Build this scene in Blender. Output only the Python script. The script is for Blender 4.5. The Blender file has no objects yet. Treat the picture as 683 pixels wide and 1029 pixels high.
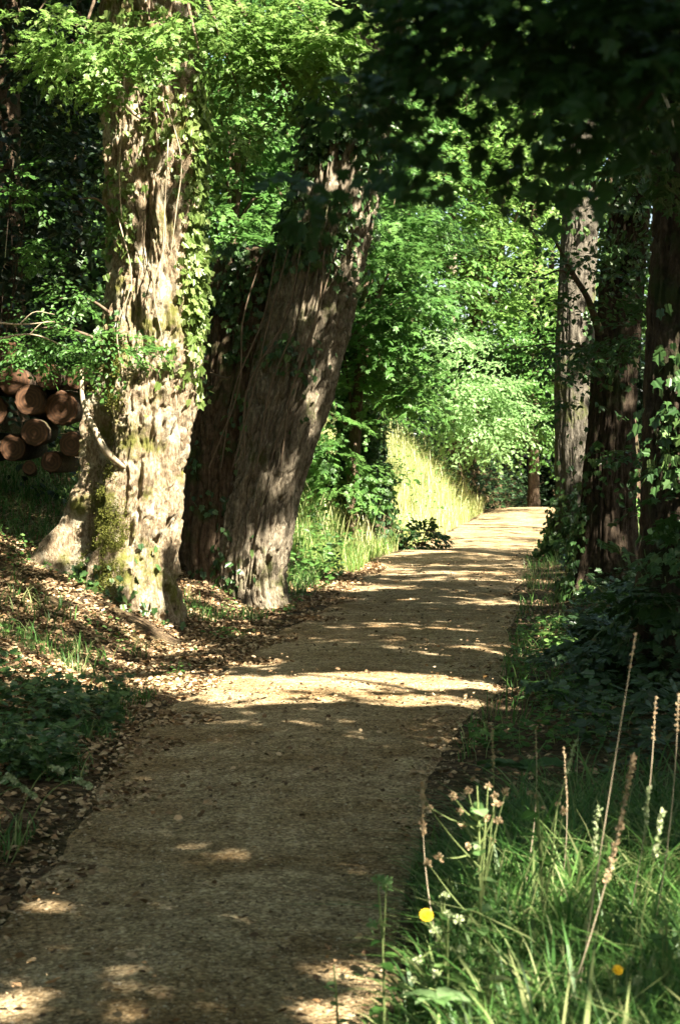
import bpy, math, random
import numpy as np
from mathutils import Vector, Euler

rng = np.random.default_rng(7)
random.seed(7)
sc = bpy.context.scene
COL = sc.collection

# ------------------------------------------------------------------ camera
CAM_H = 1.6
FPX = 1900.0
PITCH = math.atan(64.5 / FPX)
cam_d = bpy.data.cameras.new("camera")
cam = bpy.data.objects.new("camera", cam_d)
COL.objects.link(cam)
cam.location = (0, 0, CAM_H)
cam.rotation_euler = (math.pi / 2 - PITCH, 0, 0)
cam_d.sensor_fit = 'VERTICAL'
cam_d.sensor_height = 24.0
cam_d.sensor_width = 16.0
cam_d.lens = 24.0 * FPX / 1029
cam_d.clip_end = 600
cam_d.clip_start = 0.05
cam_d.dof.use_dof = True
cam_d.dof.focus_distance = 15.5
cam_d.dof.aperture_fstop = 5.0
sc.camera = cam

# ------------------------------------------------------------------ light
SUN = np.array([0.58, -0.70, 0.98]); SUN /= np.linalg.norm(SUN)
SUN_EL = math.asin(SUN[2]); SUN_AZ = math.atan2(SUN[0], SUN[1])
w = bpy.data.worlds.new("World"); sc.world = w; w.use_nodes = True
nt = w.node_tree; bg = nt.nodes['Background']
sky = nt.nodes.new('ShaderNodeTexSky'); sky.sky_type = 'NISHITA'
sky.sun_disc = False; sky.dust_density = 3.0; sky.ozone_density = 0.4; sky.sun_elevation = SUN_EL; sky.sun_rotation = SUN_AZ
nt.links.new(sky.outputs[0], bg.inputs[0]); bg.inputs[1].default_value = 0.05
sd = bpy.data.lights.new("sun", 'SUN'); sun = bpy.data.objects.new("sun", sd); COL.objects.link(sun)
sd.energy = 5.0; sd.angle = math.radians(0.53); sd.color = (1.0, 0.92, 0.78)
sun.rotation_euler = Vector(SUN).to_track_quat('Z', 'Y').to_euler()
sun.location = (20, -20, 30)
sc.view_settings.view_transform = 'Standard'
sc.view_settings.look = 'None'
sc.view_settings.gamma = 1
sc.view_settings.exposure = 2.76
sc.cycles.max_bounces = 6
sc.cycles.diffuse_bounces = 4
sc.cycles.glossy_bounces = 2
sc.cycles.transmission_bounces = 4
sc.cycles.sample_clamp_indirect = 6
sc.cycles.use_denoising = True
sc.cycles.use_adaptive_sampling = True
sc.cycles.adaptive_threshold = 0.02
sc.render.use_persistent_data = False


def at(px, py, d):
    """world point seen at pixel (px,py) of the photo at forward distance d (world y)"""
    cx = (px - 341.5) / FPX; cz = -(py - 514.5) / FPX
    c, s = math.cos(PITCH), math.sin(PITCH)
    dy = c + cz * s; dz = -s + cz * c
    k = d / dy
    return np.array([cx * k, d, CAM_H + dz * k])


# ------------------------------------------------------------------ noise
def _h(ix, iy, iz, seed):
    n = (ix * 374761393 + iy * 668265263 + iz * 2147483647 * 3 + seed * 1274126177) & 0xFFFFFFFF
    n = ((n ^ (n >> 13)) * 1274126177) & 0xFFFFFFFF
    n = ((n ^ (n >> 16)) * 2246822519) & 0xFFFFFFFF
    return ((n ^ (n >> 15)) & 0xFFFFFF) / float(0xFFFFFF)


def vnoise(x, y, z=0.0, seed=0):
    x, y, z = np.broadcast_arrays(np.asarray(x, float), np.asarray(y, float), np.asarray(z, float))
    fx, fy, fz = np.floor(x), np.floor(y), np.floor(z)
    ix, iy, iz = fx.astype(np.int64), fy.astype(np.int64), fz.astype(np.int64)
    u, v, t = x - fx, y - fy, z - fz
    u = u * u * (3 - 2 * u); v = v * v * (3 - 2 * v); t = t * t * (3 - 2 * t)
    r = 0
    for a in (0, 1):
        for b in (0, 1):
            for c in (0, 1):
                wgt = (u if a else 1 - u) * (v if b else 1 - v) * (t if c else 1 - t)
                r = r + wgt * _h(ix + a, iy + b, iz + c, seed)
    return r


def fbm(x, y, z=0.0, seed=0, octs=4):
    r = 0; amp = 1; tot = 0
    for i in range(octs):
        r = r + amp * vnoise(np.asarray(x) * 2 ** i, np.asarray(y) * 2 ** i, np.asarray(z) * 2 ** i, seed + i * 17)
        tot += amp; amp *= 0.5
    return r / tot


def sstep(a, b, x):
    t = np.clip((np.asarray(x, float) - a) / (b - a), 0, 1)
    return t * t * (3 - 2 * t)


# ------------------------------------------------------------------ object helpers
def tag(o, label=None, cat=None, group=None, kind=None):
    if label: o['label'] = label
    if cat: o['category'] = cat
    if group: o['group'] = group
    if kind: o['kind'] = kind
    return o


def thing(name, loc, label, cat, group=None):
    o = bpy.data.objects.new(name, None); COL.objects.link(o)
    o.location = tuple(float(v) for v in loc); o.empty_display_size = 0.3
    return tag(o, label, cat, group)


def mesh(name, V, faces, mat, root=None, smooth=False, attrs=None):
    """faces: one (n,k) array or a list of such arrays. V in world space; root = thing or part it belongs to"""
    if not isinstance(faces, list): faces = [faces]
    faces = [np.asarray(f, np.int32) for f in faces if len(f)]
    V = np.asarray(V, float)
    org = np.zeros(3)
    r = root
    while r is not None:
        org += np.array(r.location); r = r.parent
    me = bpy.data.meshes.new(name)
    me.vertices.add(len(V)); me.vertices.foreach_set('co', (V - org).astype(np.float32).ravel())
    idx = np.concatenate([f.ravel() for f in faces])
    tot = np.concatenate([np.full(len(f), f.shape[1], np.int32) for f in faces])
    start = np.concatenate([[0], np.cumsum(tot)[:-1]]).astype(np.int32)
    me.loops.add(len(idx)); me.loops.foreach_set('vertex_index', idx)
    me.polygons.add(len(tot)); me.polygons.foreach_set('loop_start', start)
    try: me.polygons.foreach_set('loop_total', tot)
    except Exception: pass
    me.polygons.foreach_set('use_smooth', np.full(len(tot), smooth))
    me.update(calc_edges=True)
    if attrs:
        for k, a in attrs.items():
            dom = 'FACE' if len(a) == len(tot) else 'POINT'
            at_ = me.attributes.new(k, 'FLOAT', dom)
            at_.data.foreach_set('value', np.asarray(a, np.float32))
    if isinstance(mat, (list, tuple)):
        for m in mat: me.materials.append(m)
    else: me.materials.append(mat)
    o = bpy.data.objects.new(name, me); COL.objects.link(o)
    if root is not None: o.parent = root
    return o


class Bag:
    """several pieces of one kind: each becomes a part of its own"""
    def __init__(s): s.items = []
    def add(s, V, Fs, a=0.5): s.items.append((V, Fs if isinstance(Fs, list) else [Fs], a))
    def build(s, name, mat, root=None, smooth=True):
        for V, Fs, a in s.items:
            n = sum(len(f) for f in Fs)
            mesh(name, V, Fs, mat, root, smooth, {'rnd': np.full(n, a)})


# ------------------------------------------------------------------ materials
def newmat(name):
    m = bpy.data.materials.new(name); m.use_nodes = True
    n = m.node_tree; n.nodes.clear()
    out = n.nodes.new('ShaderNodeOutputMaterial')
    return m, n, out


def ramp(n, pts, interp='LINEAR'):
    r = n.nodes.new('ShaderNodeValToRGB'); r.color_ramp.interpolation = interp
    el = r.color_ramp.elements
    while len(el) < len(pts): el.new(0.5)
    for e, (p, c) in zip(el, pts): e.position = p; e.color = (*c, 1)
    return r


def leaf_mat(name, cols, trans=0.45, gloss=0.35, rough=0.45, tcol=None):
    """thin leaf: diffuse + light through it + waxy sheen; colour differs leaf by leaf"""
    m, n, out = newmat(name)
    at_ = n.nodes.new('ShaderNodeAttribute'); at_.attribute_name = 'rnd'
    r = ramp(n, [(i / (len(cols) - 1), c) for i, c in enumerate(cols)])
    n.links.new(at_.outputs['Fac'], r.inputs[0])
    geo = n.nodes.new('ShaderNodeNewGeometry')
    nz = n.nodes.new('ShaderNodeTexNoise'); nz.inputs['Scale'].default_value = 18
    n.links.new(geo.outputs['Position'], nz.inputs['Vector'])
    hsv = n.nodes.new('ShaderNodeHueSaturation')
    mr = n.nodes.new('ShaderNodeMapRange'); mr.inputs[3].default_value = 0.75; mr.inputs[4].default_value = 1.25
    n.links.new(nz.outputs[0], mr.inputs[0]); n.links.new(mr.outputs[0], hsv.inputs['Value'])
    n.links.new(r.outputs[0], hsv.inputs['Color'])
    bs = n.nodes.new('ShaderNodeBsdfPrincipled'); bs.inputs['Roughness'].default_value = rough
    bs.inputs['Specular IOR Level'].default_value = gloss
    n.links.new(hsv.outputs[0], bs.inputs['Base Color'])
    tr = n.nodes.new('ShaderNodeBsdfTranslucent')
    h2 = n.nodes.new('ShaderNodeHueSaturation'); h2.inputs['Hue'].default_value = 0.496
    h2.inputs['Saturation'].default_value = 0.95; h2.inputs['Value'].default_value = 1.5
    n.links.new(hsv.outputs[0], h2.inputs['Color']); n.links.new(h2.outputs[0], tr.inputs[0])
    mx = n.nodes.new('ShaderNodeMixShader'); mx.inputs[0].default_value = trans
    n.links.new(bs.outputs[0], mx.inputs[1]); n.links.new(tr.outputs[0], mx.inputs[2])
    n.links.new(mx.outputs[0], out.inputs[0])
    return m


def bark_mat(name, cols, moss=None, moss_amt=0.5, scale=1.0, bump=0.5, lichen=None):
    m, n, out = newmat(name)
    tc = n.nodes.new('ShaderNodeTexCoord')
    mp = n.nodes.new('ShaderNodeMapping'); mp.inputs['Scale'].default_value = (12 * scale, 12 * scale, 4.2 * scale)
    n.links.new(tc.outputs['Object'], mp.inputs[0])
    n1 = n.nodes.new('ShaderNodeTexNoise'); n1.inputs['Scale'].default_value = 2.2; n1.inputs['Detail'].default_value = 8; n1.inputs['Roughness'].default_value = 0.68
    n1.inputs['Distortion'].default_value = 0.25
    n.links.new(mp.outputs[0], n1.inputs['Vector'])
    r = ramp(n, [(0.30, cols[0]), (0.45, cols[1]), (0.60, cols[2]), (0.75, cols[3])])
    n.links.new(n1.outputs[0], r.inputs[0])
    base = r.outputs[0]
    n2 = n.nodes.new('ShaderNodeTexNoise'); n2.inputs['Scale'].default_value = 26; n2.inputs['Detail'].default_value = 6
    n.links.new(tc.outputs['Object'], n2.inputs['Vector'])
    mixg = n.nodes.new('ShaderNodeMix'); mixg.data_type = 'RGBA'; mixg.blend_type = 'OVERLAY'; mixg.inputs[0].default_value = 0.5
    n.links.new(base, mixg.inputs[6]); n.links.new(n2.outputs[0], mixg.inputs[7]); base = mixg.outputs[2]
    if lichen:
        n4 = n.nodes.new('ShaderNodeTexNoise'); n4.inputs['Scale'].default_value = 5.5; n4.inputs['Detail'].default_value = 7; n4.inputs['Roughness'].default_value = 0.7
        n.links.new(tc.outputs['Object'], n4.inputs['Vector'])
        rl = ramp(n, [(0.52, (0, 0, 0)), (0.60, (.8, .8, .8))]); n.links.new(n4.outputs[0], rl.inputs[0])
        ml = n.nodes.new('ShaderNodeMix'); ml.data_type = 'RGBA'
        n.links.new(rl.outputs[0], ml.inputs[0]); n.links.new(base, ml.inputs[6]); ml.inputs[7].default_value = (*lichen, 1)
        base = ml.outputs[2]
    if moss:
        n3 = n.nodes.new('ShaderNodeTexNoise'); n3.inputs['Scale'].default_value = 2.4; n3.inputs['Detail'].default_value = 6; n3.inputs['Roughness'].default_value = 0.65
        n.links.new(tc.outputs['Object'], n3.inputs['Vector'])
        rm = ramp(n, [(0.62 - 0.22 * moss_amt, (0, 0, 0)), (0.72 - 0.2 * moss_amt, (1, 1, 1))])
        n.links.new(n3.outputs[0], rm.inputs[0])
        mm = n.nodes.new('ShaderNodeMix'); mm.data_type = 'RGBA'
        n.links.new(rm.outputs[0], mm.inputs[0]); n.links.new(base, mm.inputs[6]); mm.inputs[7].default_value = (*moss, 1)
        base = mm.outputs[2]
    bs = n.nodes.new('ShaderNodeBsdfPrincipled'); bs.inputs['Roughness'].default_value = 0.92
    bs.inputs['Specular IOR Level'].default_value = 0.15
    n.links.new(base, bs.inputs['Base Color'])
    add = n.nodes.new('ShaderNodeMath'); add.operation = 'MULTIPLY_ADD'; add.inputs[1].default_value = 0.35
    n.links.new(n2.outputs[0], add.inputs[0]); n.links.new(n1.outputs[0], add.inputs[2])
    bp = n.nodes.new('ShaderNodeBump'); bp.inputs['Strength'].default_value = bump; bp.inputs['Distance'].default_value = 0.03
    n.links.new(add.outputs[0], bp.inputs['Height']); n.links.new(bp.outputs[0], bs.inputs['Normal'])
    n.links.new(bs.outputs[0], out.inputs[0])
    return m


def attr_mat(name, cols, rough=0.8, spec=0.2):
    m, n, out = newmat(name)
    at_ = n.nodes.new('ShaderNodeAttribute'); at_.attribute_name = 'rnd'
    r = ramp(n, [(i / (len(cols) - 1), c) for i, c in enumerate(cols)])
    n.links.new(at_.outputs['Fac'], r.inputs[0])
    tc = n.nodes.new('ShaderNodeTexCoord')
    nz = n.nodes.new('ShaderNodeTexNoise'); nz.inputs['Scale'].default_value = 40; nz.inputs['Detail'].default_value = 4
    n.links.new(tc.outputs['Object'], nz.inputs['Vector'])
    mx = n.nodes.new('ShaderNodeMix'); mx.data_type = 'RGBA'; mx.blend_type = 'OVERLAY'; mx.inputs[0].default_value = 0.6
    n.links.new(r.outputs[0], mx.inputs[6]); n.links.new(nz.outputs[0], mx.inputs[7])
    bs = n.nodes.new('ShaderNodeBsdfPrincipled'); bs.inputs['Roughness'].default_value = rough
    bs.inputs['Specular IOR Level'].default_value = spec
    n.links.new(mx.outputs[2], bs.inputs['Base Color']); n.links.new(bs.outputs[0], out.inputs[0])
    return m


def ground_mat(name, cols, fine_scale, bump, patch=None, speck=None):
    m, n, out = newmat(name)
    tc = n.nodes.new('ShaderNodeTexCoord')
    n1 = n.nodes.new('ShaderNodeTexNoise'); n1.inputs['Scale'].default_value = fine_scale; n1.inputs['Detail'].default_value = 8; n1.inputs['Roughness'].default_value = 0.75
    n2 = n.nodes.new('ShaderNodeTexNoise'); n2.inputs['Scale'].default_value = 1.3; n2.inputs['Detail'].default_value = 6; n2.inputs['Roughness'].default_value = 0.65
    vo = n.nodes.new('ShaderNodeTexVoronoi'); vo.inputs['Scale'].default_value = fine_scale * 1.7
    for q in (n1, n2, vo): n.links.new(tc.outputs['Object'], q.inputs['Vector'])
    r = ramp(n, [(0.32, cols[0]), (0.46, cols[1]), (0.56, cols[2]), (0.70, cols[3])]); n.links.new(n1.outputs[0], r.inputs[0])
    base = r.outputs[0]
    if patch:
        rp = ramp(n, [(0.42, (0, 0, 0)), (0.62, (.75, .75, .75))]); n.links.new(n2.outputs[0], rp.inputs[0])
        mm = n.nodes.new('ShaderNodeMix'); mm.data_type = 'RGBA'
        n.links.new(rp.outputs[0], mm.inputs[0]); n.links.new(base, mm.inputs[6])
        pm = n.nodes.new('ShaderNodeMix'); pm.data_type = 'RGBA'; pm.blend_type = 'MULTIPLY'; pm.inputs[0].default_value = 1
        n.links.new(base, pm.inputs[6]); pm.inputs[7].default_value = (*patch, 1)
        n.links.new(pm.outputs[2], mm.inputs[7]); base = mm.outputs[2]
    sp = n.nodes.new('ShaderNodeMix'); sp.data_type = 'RGBA'; sp.blend_type = 'OVERLAY'; sp.inputs[0].default_value = 0.7
    hs = n.nodes.new('ShaderNodeRGBToBW'); n.links.new(vo.outputs['Color'], hs.inputs[0])
    n.links.new(base, sp.inputs[6]); n.links.new(hs.outputs[0], sp.inputs[7]); base = sp.outputs[2]
    n5 = n.nodes.new('ShaderNodeTexNoise'); n5.inputs['Scale'].default_value = 7.5; n5.inputs['Detail'].default_value = 7; n5.inputs['Roughness'].default_value = 0.8
    n.links.new(tc.outputs['Object'], n5.inputs['Vector'])
    r5 = ramp(n, [(0.38, (.22, .20, .17)), (0.62, (.68, .68, .68))]); n.links.new(n5.outputs[0], r5.inputs[0])
    s5 = n.nodes.new('ShaderNodeMix'); s5.data_type = 'RGBA'; s5.blend_type = 'OVERLAY'; s5.inputs[0].default_value = 0.75
    n.links.new(base, s5.inputs[6]); n.links.new(r5.outputs[0], s5.inputs[7]); base = s5.outputs[2]
    bs = n.nodes.new('ShaderNodeBsdfPrincipled'); bs.inputs['Roughness'].default_value = 0.95
    bs.inputs['Specular IOR Level'].default_value = 0.1
    n.links.new(base, bs.inputs['Base Color'])
    ad = n.nodes.new('ShaderNodeMath'); ad.operation = 'SUBTRACT'
    n.links.new(n1.outputs[0], ad.inputs[0]); n.links.new(vo.outputs['Distance'], ad.inputs[1])
    bp = n.nodes.new('ShaderNodeBump'); bp.inputs['Strength'].default_value = bump; bp.inputs['Distance'].default_value = 0.02
    n.links.new(ad.outputs[0], bp.inputs['Height']); n.links.new(bp.outputs[0], bs.inputs['Normal'])
    n.links.new(bs.outputs[0], out.inputs[0])
    return m


M = {}
M['canopy'] = leaf_mat('canopy_leaf', [(.035, .075, .018), (.05, .11, .022), (.07, .14, .03)], .35)
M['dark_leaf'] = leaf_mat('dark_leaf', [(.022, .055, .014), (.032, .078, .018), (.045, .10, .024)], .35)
M['shade_ivy'] = leaf_mat('shade_ivy_leaf', [(.012, .03, .010), (.022, .05, .015), (.035, .075, .022)], .15, .45, .4)  # shaded copy of the ivy, darkness put into the colour
M['deep_shade'] = leaf_mat('deep_shade_leaf', [(.010, .022, .010), (.016, .034, .013), (.022, .045, .016)], .1)  # leaf colour dropped to near black to stand for deep shade
M['bright_leaf'] = leaf_mat('bright_leaf', [(.055, .125, .022), (.09, .18, .032), (.145, .25, .052), (.26, .34, .12)], .45)
M['mid_leaf'] = leaf_mat('mid_leaf', [(.034, .095, .018), (.055, .14, .026), (.085, .185, .038), (.15, .25, .07)], .42)
M['pale_leaf'] = leaf_mat('pale_leaf', [(.12, .23, .07), (.18, .31, .11), (.27, .39, .18)], .5)
M['ivy'] = leaf_mat('ivy_leaf', [(.022, .055, .016), (.036, .085, .024), (.055, .115, .032), (.10, .16, .045)], .25, .5, .35)
M['ivy_lit'] = leaf_mat('ivy_sunlit_leaf', [(.09, .15, .03), (.14, .21, .05), (.22, .28, .09)], .4, .5, .4)  # sunlit copy of the ivy, brightness put into the colour
M['grass'] = leaf_mat('grass_blade', [(.032, .085, .018), (.055, .14, .028), (.09, .19, .04), (.28, .30, .13)], .4)
M['dry_grass'] = leaf_mat('dry_grass_blade', [(.11, .21, .04), (.30, .37, .10), (.50, .52, .22), (.62, .60, .34)], .4)
M['moss'] = leaf_mat('moss_tuft', [(.07, .08, .015), (.11, .12, .025), (.16, .16, .04)], .2, .1, .9)
M['litter'] = attr_mat('dead_leaf', [(.07, .042, .022), (.16, .10, .05), (.31, .21, .11), (.46, .35, .21), (.22, .12, .05)], .75)
M['pebble'] = attr_mat('pebble', [(.12, .085, .05), (.24, .18, .105), (.34, .265, .165), (.46, .38, .26)], .9)
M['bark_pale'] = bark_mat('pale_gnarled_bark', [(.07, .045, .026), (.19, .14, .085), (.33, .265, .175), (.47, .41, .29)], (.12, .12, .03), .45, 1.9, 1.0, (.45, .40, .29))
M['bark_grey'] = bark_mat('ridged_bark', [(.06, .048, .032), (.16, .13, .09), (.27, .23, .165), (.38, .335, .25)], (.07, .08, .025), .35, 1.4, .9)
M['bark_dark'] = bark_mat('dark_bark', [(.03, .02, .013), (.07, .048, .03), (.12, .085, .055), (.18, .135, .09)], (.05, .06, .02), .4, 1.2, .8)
M['bark_shaded'] = bark_mat('shaded_bark', [(.015, .011, .008), (.035, .025, .017), (.065, .048, .032), (.10, .078, .052)], (.03, .04, .014), .4, 1.2, .8)  # darker copy of the dark bark, shade put into the colour
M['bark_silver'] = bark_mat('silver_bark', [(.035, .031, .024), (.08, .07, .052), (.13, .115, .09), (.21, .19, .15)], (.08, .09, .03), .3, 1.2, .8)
M['twig'] = attr_mat('twig', [(.10, .07, .045), (.2, .15, .1)], .85)
M['dry_twig'] = attr_mat('dry_twig', [(.30, .24, .16), (.42, .35, .24)], .85)
M['path'] = ground_mat('fine_gravel', [(.14, .095, .05), (.29, .215, .12), (.41, .32, .19), (.58, .49, .34)], 48, .55, (.56, .46, .34))
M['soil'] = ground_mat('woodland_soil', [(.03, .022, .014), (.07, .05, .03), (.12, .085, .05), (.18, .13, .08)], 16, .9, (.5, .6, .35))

# ------------------------------------------------------------------ ground shape
_py = np.array([-12, 2, 5, 6.75, 9, 12.5, 19, 26.5, 34, 47, 60, 90])
_pl = np.array([-1.2, -1.25, -1.2, -1.15, -1.1, -1.03, -.15, .42, 1.75, 3.6, 6.6, 14.])
_pr = np.array([.0, .0, .08, .24, .46, 1.04, 1.8, 2.6, 3.75, 5.5, 9.5, 18.])


def edge_l(y): return np.interp(y, _py, _pl)
def edge_r(y): return np.interp(y, _py, _pr)


def ground_h(x, y, fine=True):
    x = np.asarray(x, float); y = np.asarray(y, float)
    s = edge_l(y) - x
    k = np.interp(y, [6, 11, 20, 25, 34, 60], [.30, .45, .46, .65, 1.5, 1.5])
    st = np.interp(y, [6, 14, 22, 30, 60], [.25, .75, .7, .3, .15])
    top = np.interp(y, [0, 10, 20, 60], [1.2, 1.7, 2.0, 2.6])
    q = np.clip(s - st, 0, None) * k
    hl = top * (1 - np.exp(-q / top * 1.15))
    sr = x - edge_r(y)
    hr = np.clip(sr - .25, 0, None) * .10
    hr = np.minimum(hr, 1.5)
    h = hl + hr
    off = np.maximum(s, sr)
    if fine:
        b = sstep(.05, 1.0, off)
        h = h + b * (fbm(x * .9, y * .9, 0, 3, 4) - .5) * .22 + (fbm(x * 3, y * 3, 0, 9, 3) - .5) * .03 * sstep(0, .3, off)
    h = h + (fbm(x * .5, y * .35, 0, 21, 2) - .5) * .05
    h = h - .055 * np.clip(y - 50, 0, 60) 
    return h


def gh(x, y): return float(ground_h(x, y))


def hit(px, py):
    """point of the ground that the photo shows at a pixel"""
    prev = None
    for d in np.arange(2.5, 75, .05):
        p = at(px, py, d)
        if p[2] <= gh_fast(p[0], p[1]): return p
    return at(px, py, 75)


def gh_fast(x, y): return float(ground_h(x, y))


# ------------------------------------------------------------------ pools of light: gaps cut in the canopy to light chosen spots
LIT = []   # (x,y,z,r,openness)


def lit(P, r, o=1.0): LIT.append((*[float(v) for v in P], r, o))


def lit_px(px, py, d, r, o=1.0): lit(at(px, py, d), r, o)


def lit_ground(pts, r, o=1.0):
    for px, py in pts: lit(hit(px, py), r, o)


E1 = np.cross(SUN, [0, 0, 1.]); E1 /= np.linalg.norm(E1); E2 = np.cross(E1, SUN)


def openmask(P, tmin=1.5):
    """True where a canopy leaf would stand in a gap that lets the sun through"""
    if not len(P): return np.zeros(0, bool)
    L = np.array(LIT)
    u = P @ E1; v = P @ E2; t = P @ SUN
    lu = L[:, :3] @ E1; lv = L[:, :3] @ E2; lt = L[:, :3] @ SUN
    o = np.zeros(len(P))
    for i in range(len(L)):
        d = np.hypot(u - lu[i], v - lv[i])
        k = np.where(t > lt[i] + tmin, 1, 0)
        o = np.maximum(o, L[i, 4] * k * (1 - sstep(L[i, 3] * .75, L[i, 3] * 1.25, d)))
    nz = fbm(u * 8.5, v * 8.5, 0, 77, 3)
    nz = np.clip((nz - .28) / .44, 0, 1)
    return nz < o * 1.04


# ------------------------------------------------------------------ tubes: trunks, limbs, stems
def catmull(pts, n):
    pts = np.asarray(pts, float)
    P = np.vstack([2 * pts[0] - pts[1], pts, 2 * pts[-1] - pts[-2]])
    seg = np.linspace(0, len(pts) - 1 - 1e-9, n); i = seg.astype(int); t = (seg - i)[:, None]
    a, b, c, d = P[i], P[i + 1], P[i + 2], P[i + 3]
    return .5 * (2 * b + (c - a) * t + (2 * a - 5 * b + 4 * c - d) * t ** 2 + (3 * b - a - 3 * c + d) * t ** 3)


def tube(pts, nseg=8, nring=12, disp=None, flat=False, cap=True):
    """pts rows: x,y,z,r. returns V,F,(grid shape)"""
    C = catmull(pts, nring); c = C[:, :3]; r = np.maximum(C[:, 3], 1e-4)
    T = np.gradient(c, axis=0); T /= np.linalg.norm(T, axis=1)[:, None] + 1e-9
    if flat:
        A = np.tile([1., 0, 0], (nring, 1)); B = np.tile([0, 1., 0], (nring, 1))
    else:
        ref = np.array([0, 0, 1.]) if abs(T[0, 2]) < .9 else np.array([1., 0, 0])
        A = np.zeros((nring, 3)); a = np.cross(T[0], ref); a = a / np.linalg.norm(a)
        for i in range(nring):
            a = a - T[i] * (a @ T[i]); a = a / (np.linalg.norm(a) + 1e-9); A[i] = a
        B = np.cross(T, A)
    th = np.linspace(0, 2 * math.pi, nseg, endpoint=False)
    R = np.repeat(r[:, None], nseg, 1)
    TH = np.repeat(th[None], nring, 0)
    if disp is not None:
        dirs = A[:, None] * np.cos(TH)[..., None] + B[:, None] * np.sin(TH)[..., None]
        P0 = c[:, None] + dirs * R[..., None]
        R = R + disp(TH, np.repeat(np.linspace(0, 1, nring)[:, None], nseg, 1), P0, R)
    V = c[:, None] + (A[:, None] * np.cos(TH)[..., None] + B[:, None] * np.sin(TH)[..., None]) * R[..., None]
    V = V.reshape(-1, 3)
    i = np.arange(nring - 1)[:, None]; j = np.arange(nseg)[None]
    j2 = (j + 1) % nseg
    F = np.stack([i * nseg + j, i * nseg + j2, (i + 1) * nseg + j2, (i + 1) * nseg + j], -1).reshape(-1, 4)
    if cap:
        V = np.vstack([V, c[-1] + T[-1] * r[-1] * .3]); k = len(V) - 1
        top = (nring - 1) * nseg
        jj = np.arange(0, nseg)
        F2 = np.stack([top + jj, top + (jj + 1) % nseg, np.full(nseg, k), np.full(nseg, k)], -1)
        F = np.vstack([F, F2[:, [0, 1, 2, 2]]])
        # degenerate quads become triangles
        F = F[:-nseg]; tri = F2[:, :3]
        return V, F, tri, (nring, nseg)
    return V, F, None, (nring, nseg)


def tube_obj(name, pts, mat, root, nseg=8, nring=12, disp=None, flat=False):
    V, F, tri, g = tube(pts, nseg, nring, disp, flat)
    o = mesh(name, V, [F, tri], mat, root, True)
    return o, V, g


def grid_normals(V, g):
    nr, ns = g; G = V[:nr * ns].reshape(nr, ns, 3)
    dv = np.gradient(G, axis=0); du = np.roll(G, -1, 1) - np.roll(G, 1, 1)
    N = np.cross(du, dv); N /= np.linalg.norm(N, axis=-1)[..., None] + 1e-9
    c = G.mean(1, keepdims=True)
    s = np.sign(((G - c) * N).sum(-1, keepdims=True)); return G, N * np.where(s == 0, 1, s)


def bark(depth=.03, freq=7, vert=1.3, knob=.0, kf=2.0, seed=0, twist=0.0):
    def f(TH, S, P, R):
        x = np.cos(TH + twist * P[..., 2]) * freq; y = np.sin(TH + twist * P[..., 2]) * freq; z = P[..., 2] * vert
        wx = (fbm(x * .6, y * .6, z * 1.5, seed + 5, 3) - .5) * 1.3
        n = fbm(x + wx, y - wx, z, seed, 2)
        crack = np.clip(1 - np.abs(2 * n - 1) / .20, 0, 1) ** .8
        n2 = vnoise(x * 1.9 + wx, y * 1.9, z * 2.6, seed + 2)
        crack2 = np.clip(1 - np.abs(2 * n2 - 1) / .16, 0, 1)
        d = -depth * crack - depth * .45 * crack2
        d = d + (fbm(x * 3, y * 3, z * 6, seed + 3, 4) - .5) * depth * .9
        if knob: d = d + (fbm(x * .35 * kf, y * .35 * kf, P[..., 2] * kf, seed + 8, 3) - .45) * knob
        return d
    return f


# ------------------------------------------------------------------ leaves
# a template: verts (x across, y along, z up) and faces
def _leaf_simple():
    V = np.array([[0, 0, 0], [-.30, .28, .07], [-.27, .68, .06], [0, 1, -.06], [.27, .68, .06], [.30, .28, .07]])
    F = np.array([[0, 3, 2, 1], [0, 5, 4, 3]]); return V, F


def _leaf_lobed(ws=1.0):
    half = [(.10, -.06), (.52, .10), (.30, .34), (.46, .66), (.14, .62)]
    L = [(-x * ws, y) for x, y in half]; R = [(x * ws, y) for x, y in half]
    V = [(0, 0, 0)] + [(x, y, .10 * abs(x) + (-.08 if abs(x) > .4 else 0)) for x, y in L] + [(0, 1, -.08)] + [(x, y, .10 * abs(x) + (-.08 if abs(x) > .4 else 0)) for x, y in R]
    V = np.array(V, float)
    F = np.array([[0, 6, 5, 4, 3, 2, 1], [0, 7, 8, 9, 10, 11, 6]]); return V, F


def _leaf_ivy():
    half = [(.12, -.12), (.42, .02), (.34, .30), (.46, .48), (.18, .58)]
    V = [(0, 0, 0)] + [(-x, y, .05) for x, y in half] + [(0, .9, -.03)] + [(x, y, .05) for x, y in half]
    F = np.array([[0, 6, 5, 4, 3, 2, 1], [0, 7, 8, 9, 10, 11, 6]]); return np.array(V, float), F


def _leaf_litter():
    V = np.array([[0, 0, 0], [-.32, .3, .16], [-.28, .7, .22], [0, 1, .12], [.27, .68, .05], [.33, .28, .18], [0, .5, .0]], float)
    F = np.array([[0, 6, 2, 1], [6, 3, 2, 2], [0, 5, 4, 6], [6, 4, 3, 3]])
    V = V[:6]; F = np.array([[0, 3, 2, 1], [0, 5, 4, 3]]); return V, F


T_SIMPLE, T_LOBED, T_IVY, T_LITTER = _leaf_simple(), _leaf_lobed(), _leaf_ivy(), _leaf_litter()


def unit(v): return v / (np.linalg.norm(v, axis=-1, keepdims=True) + 1e-9)


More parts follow.
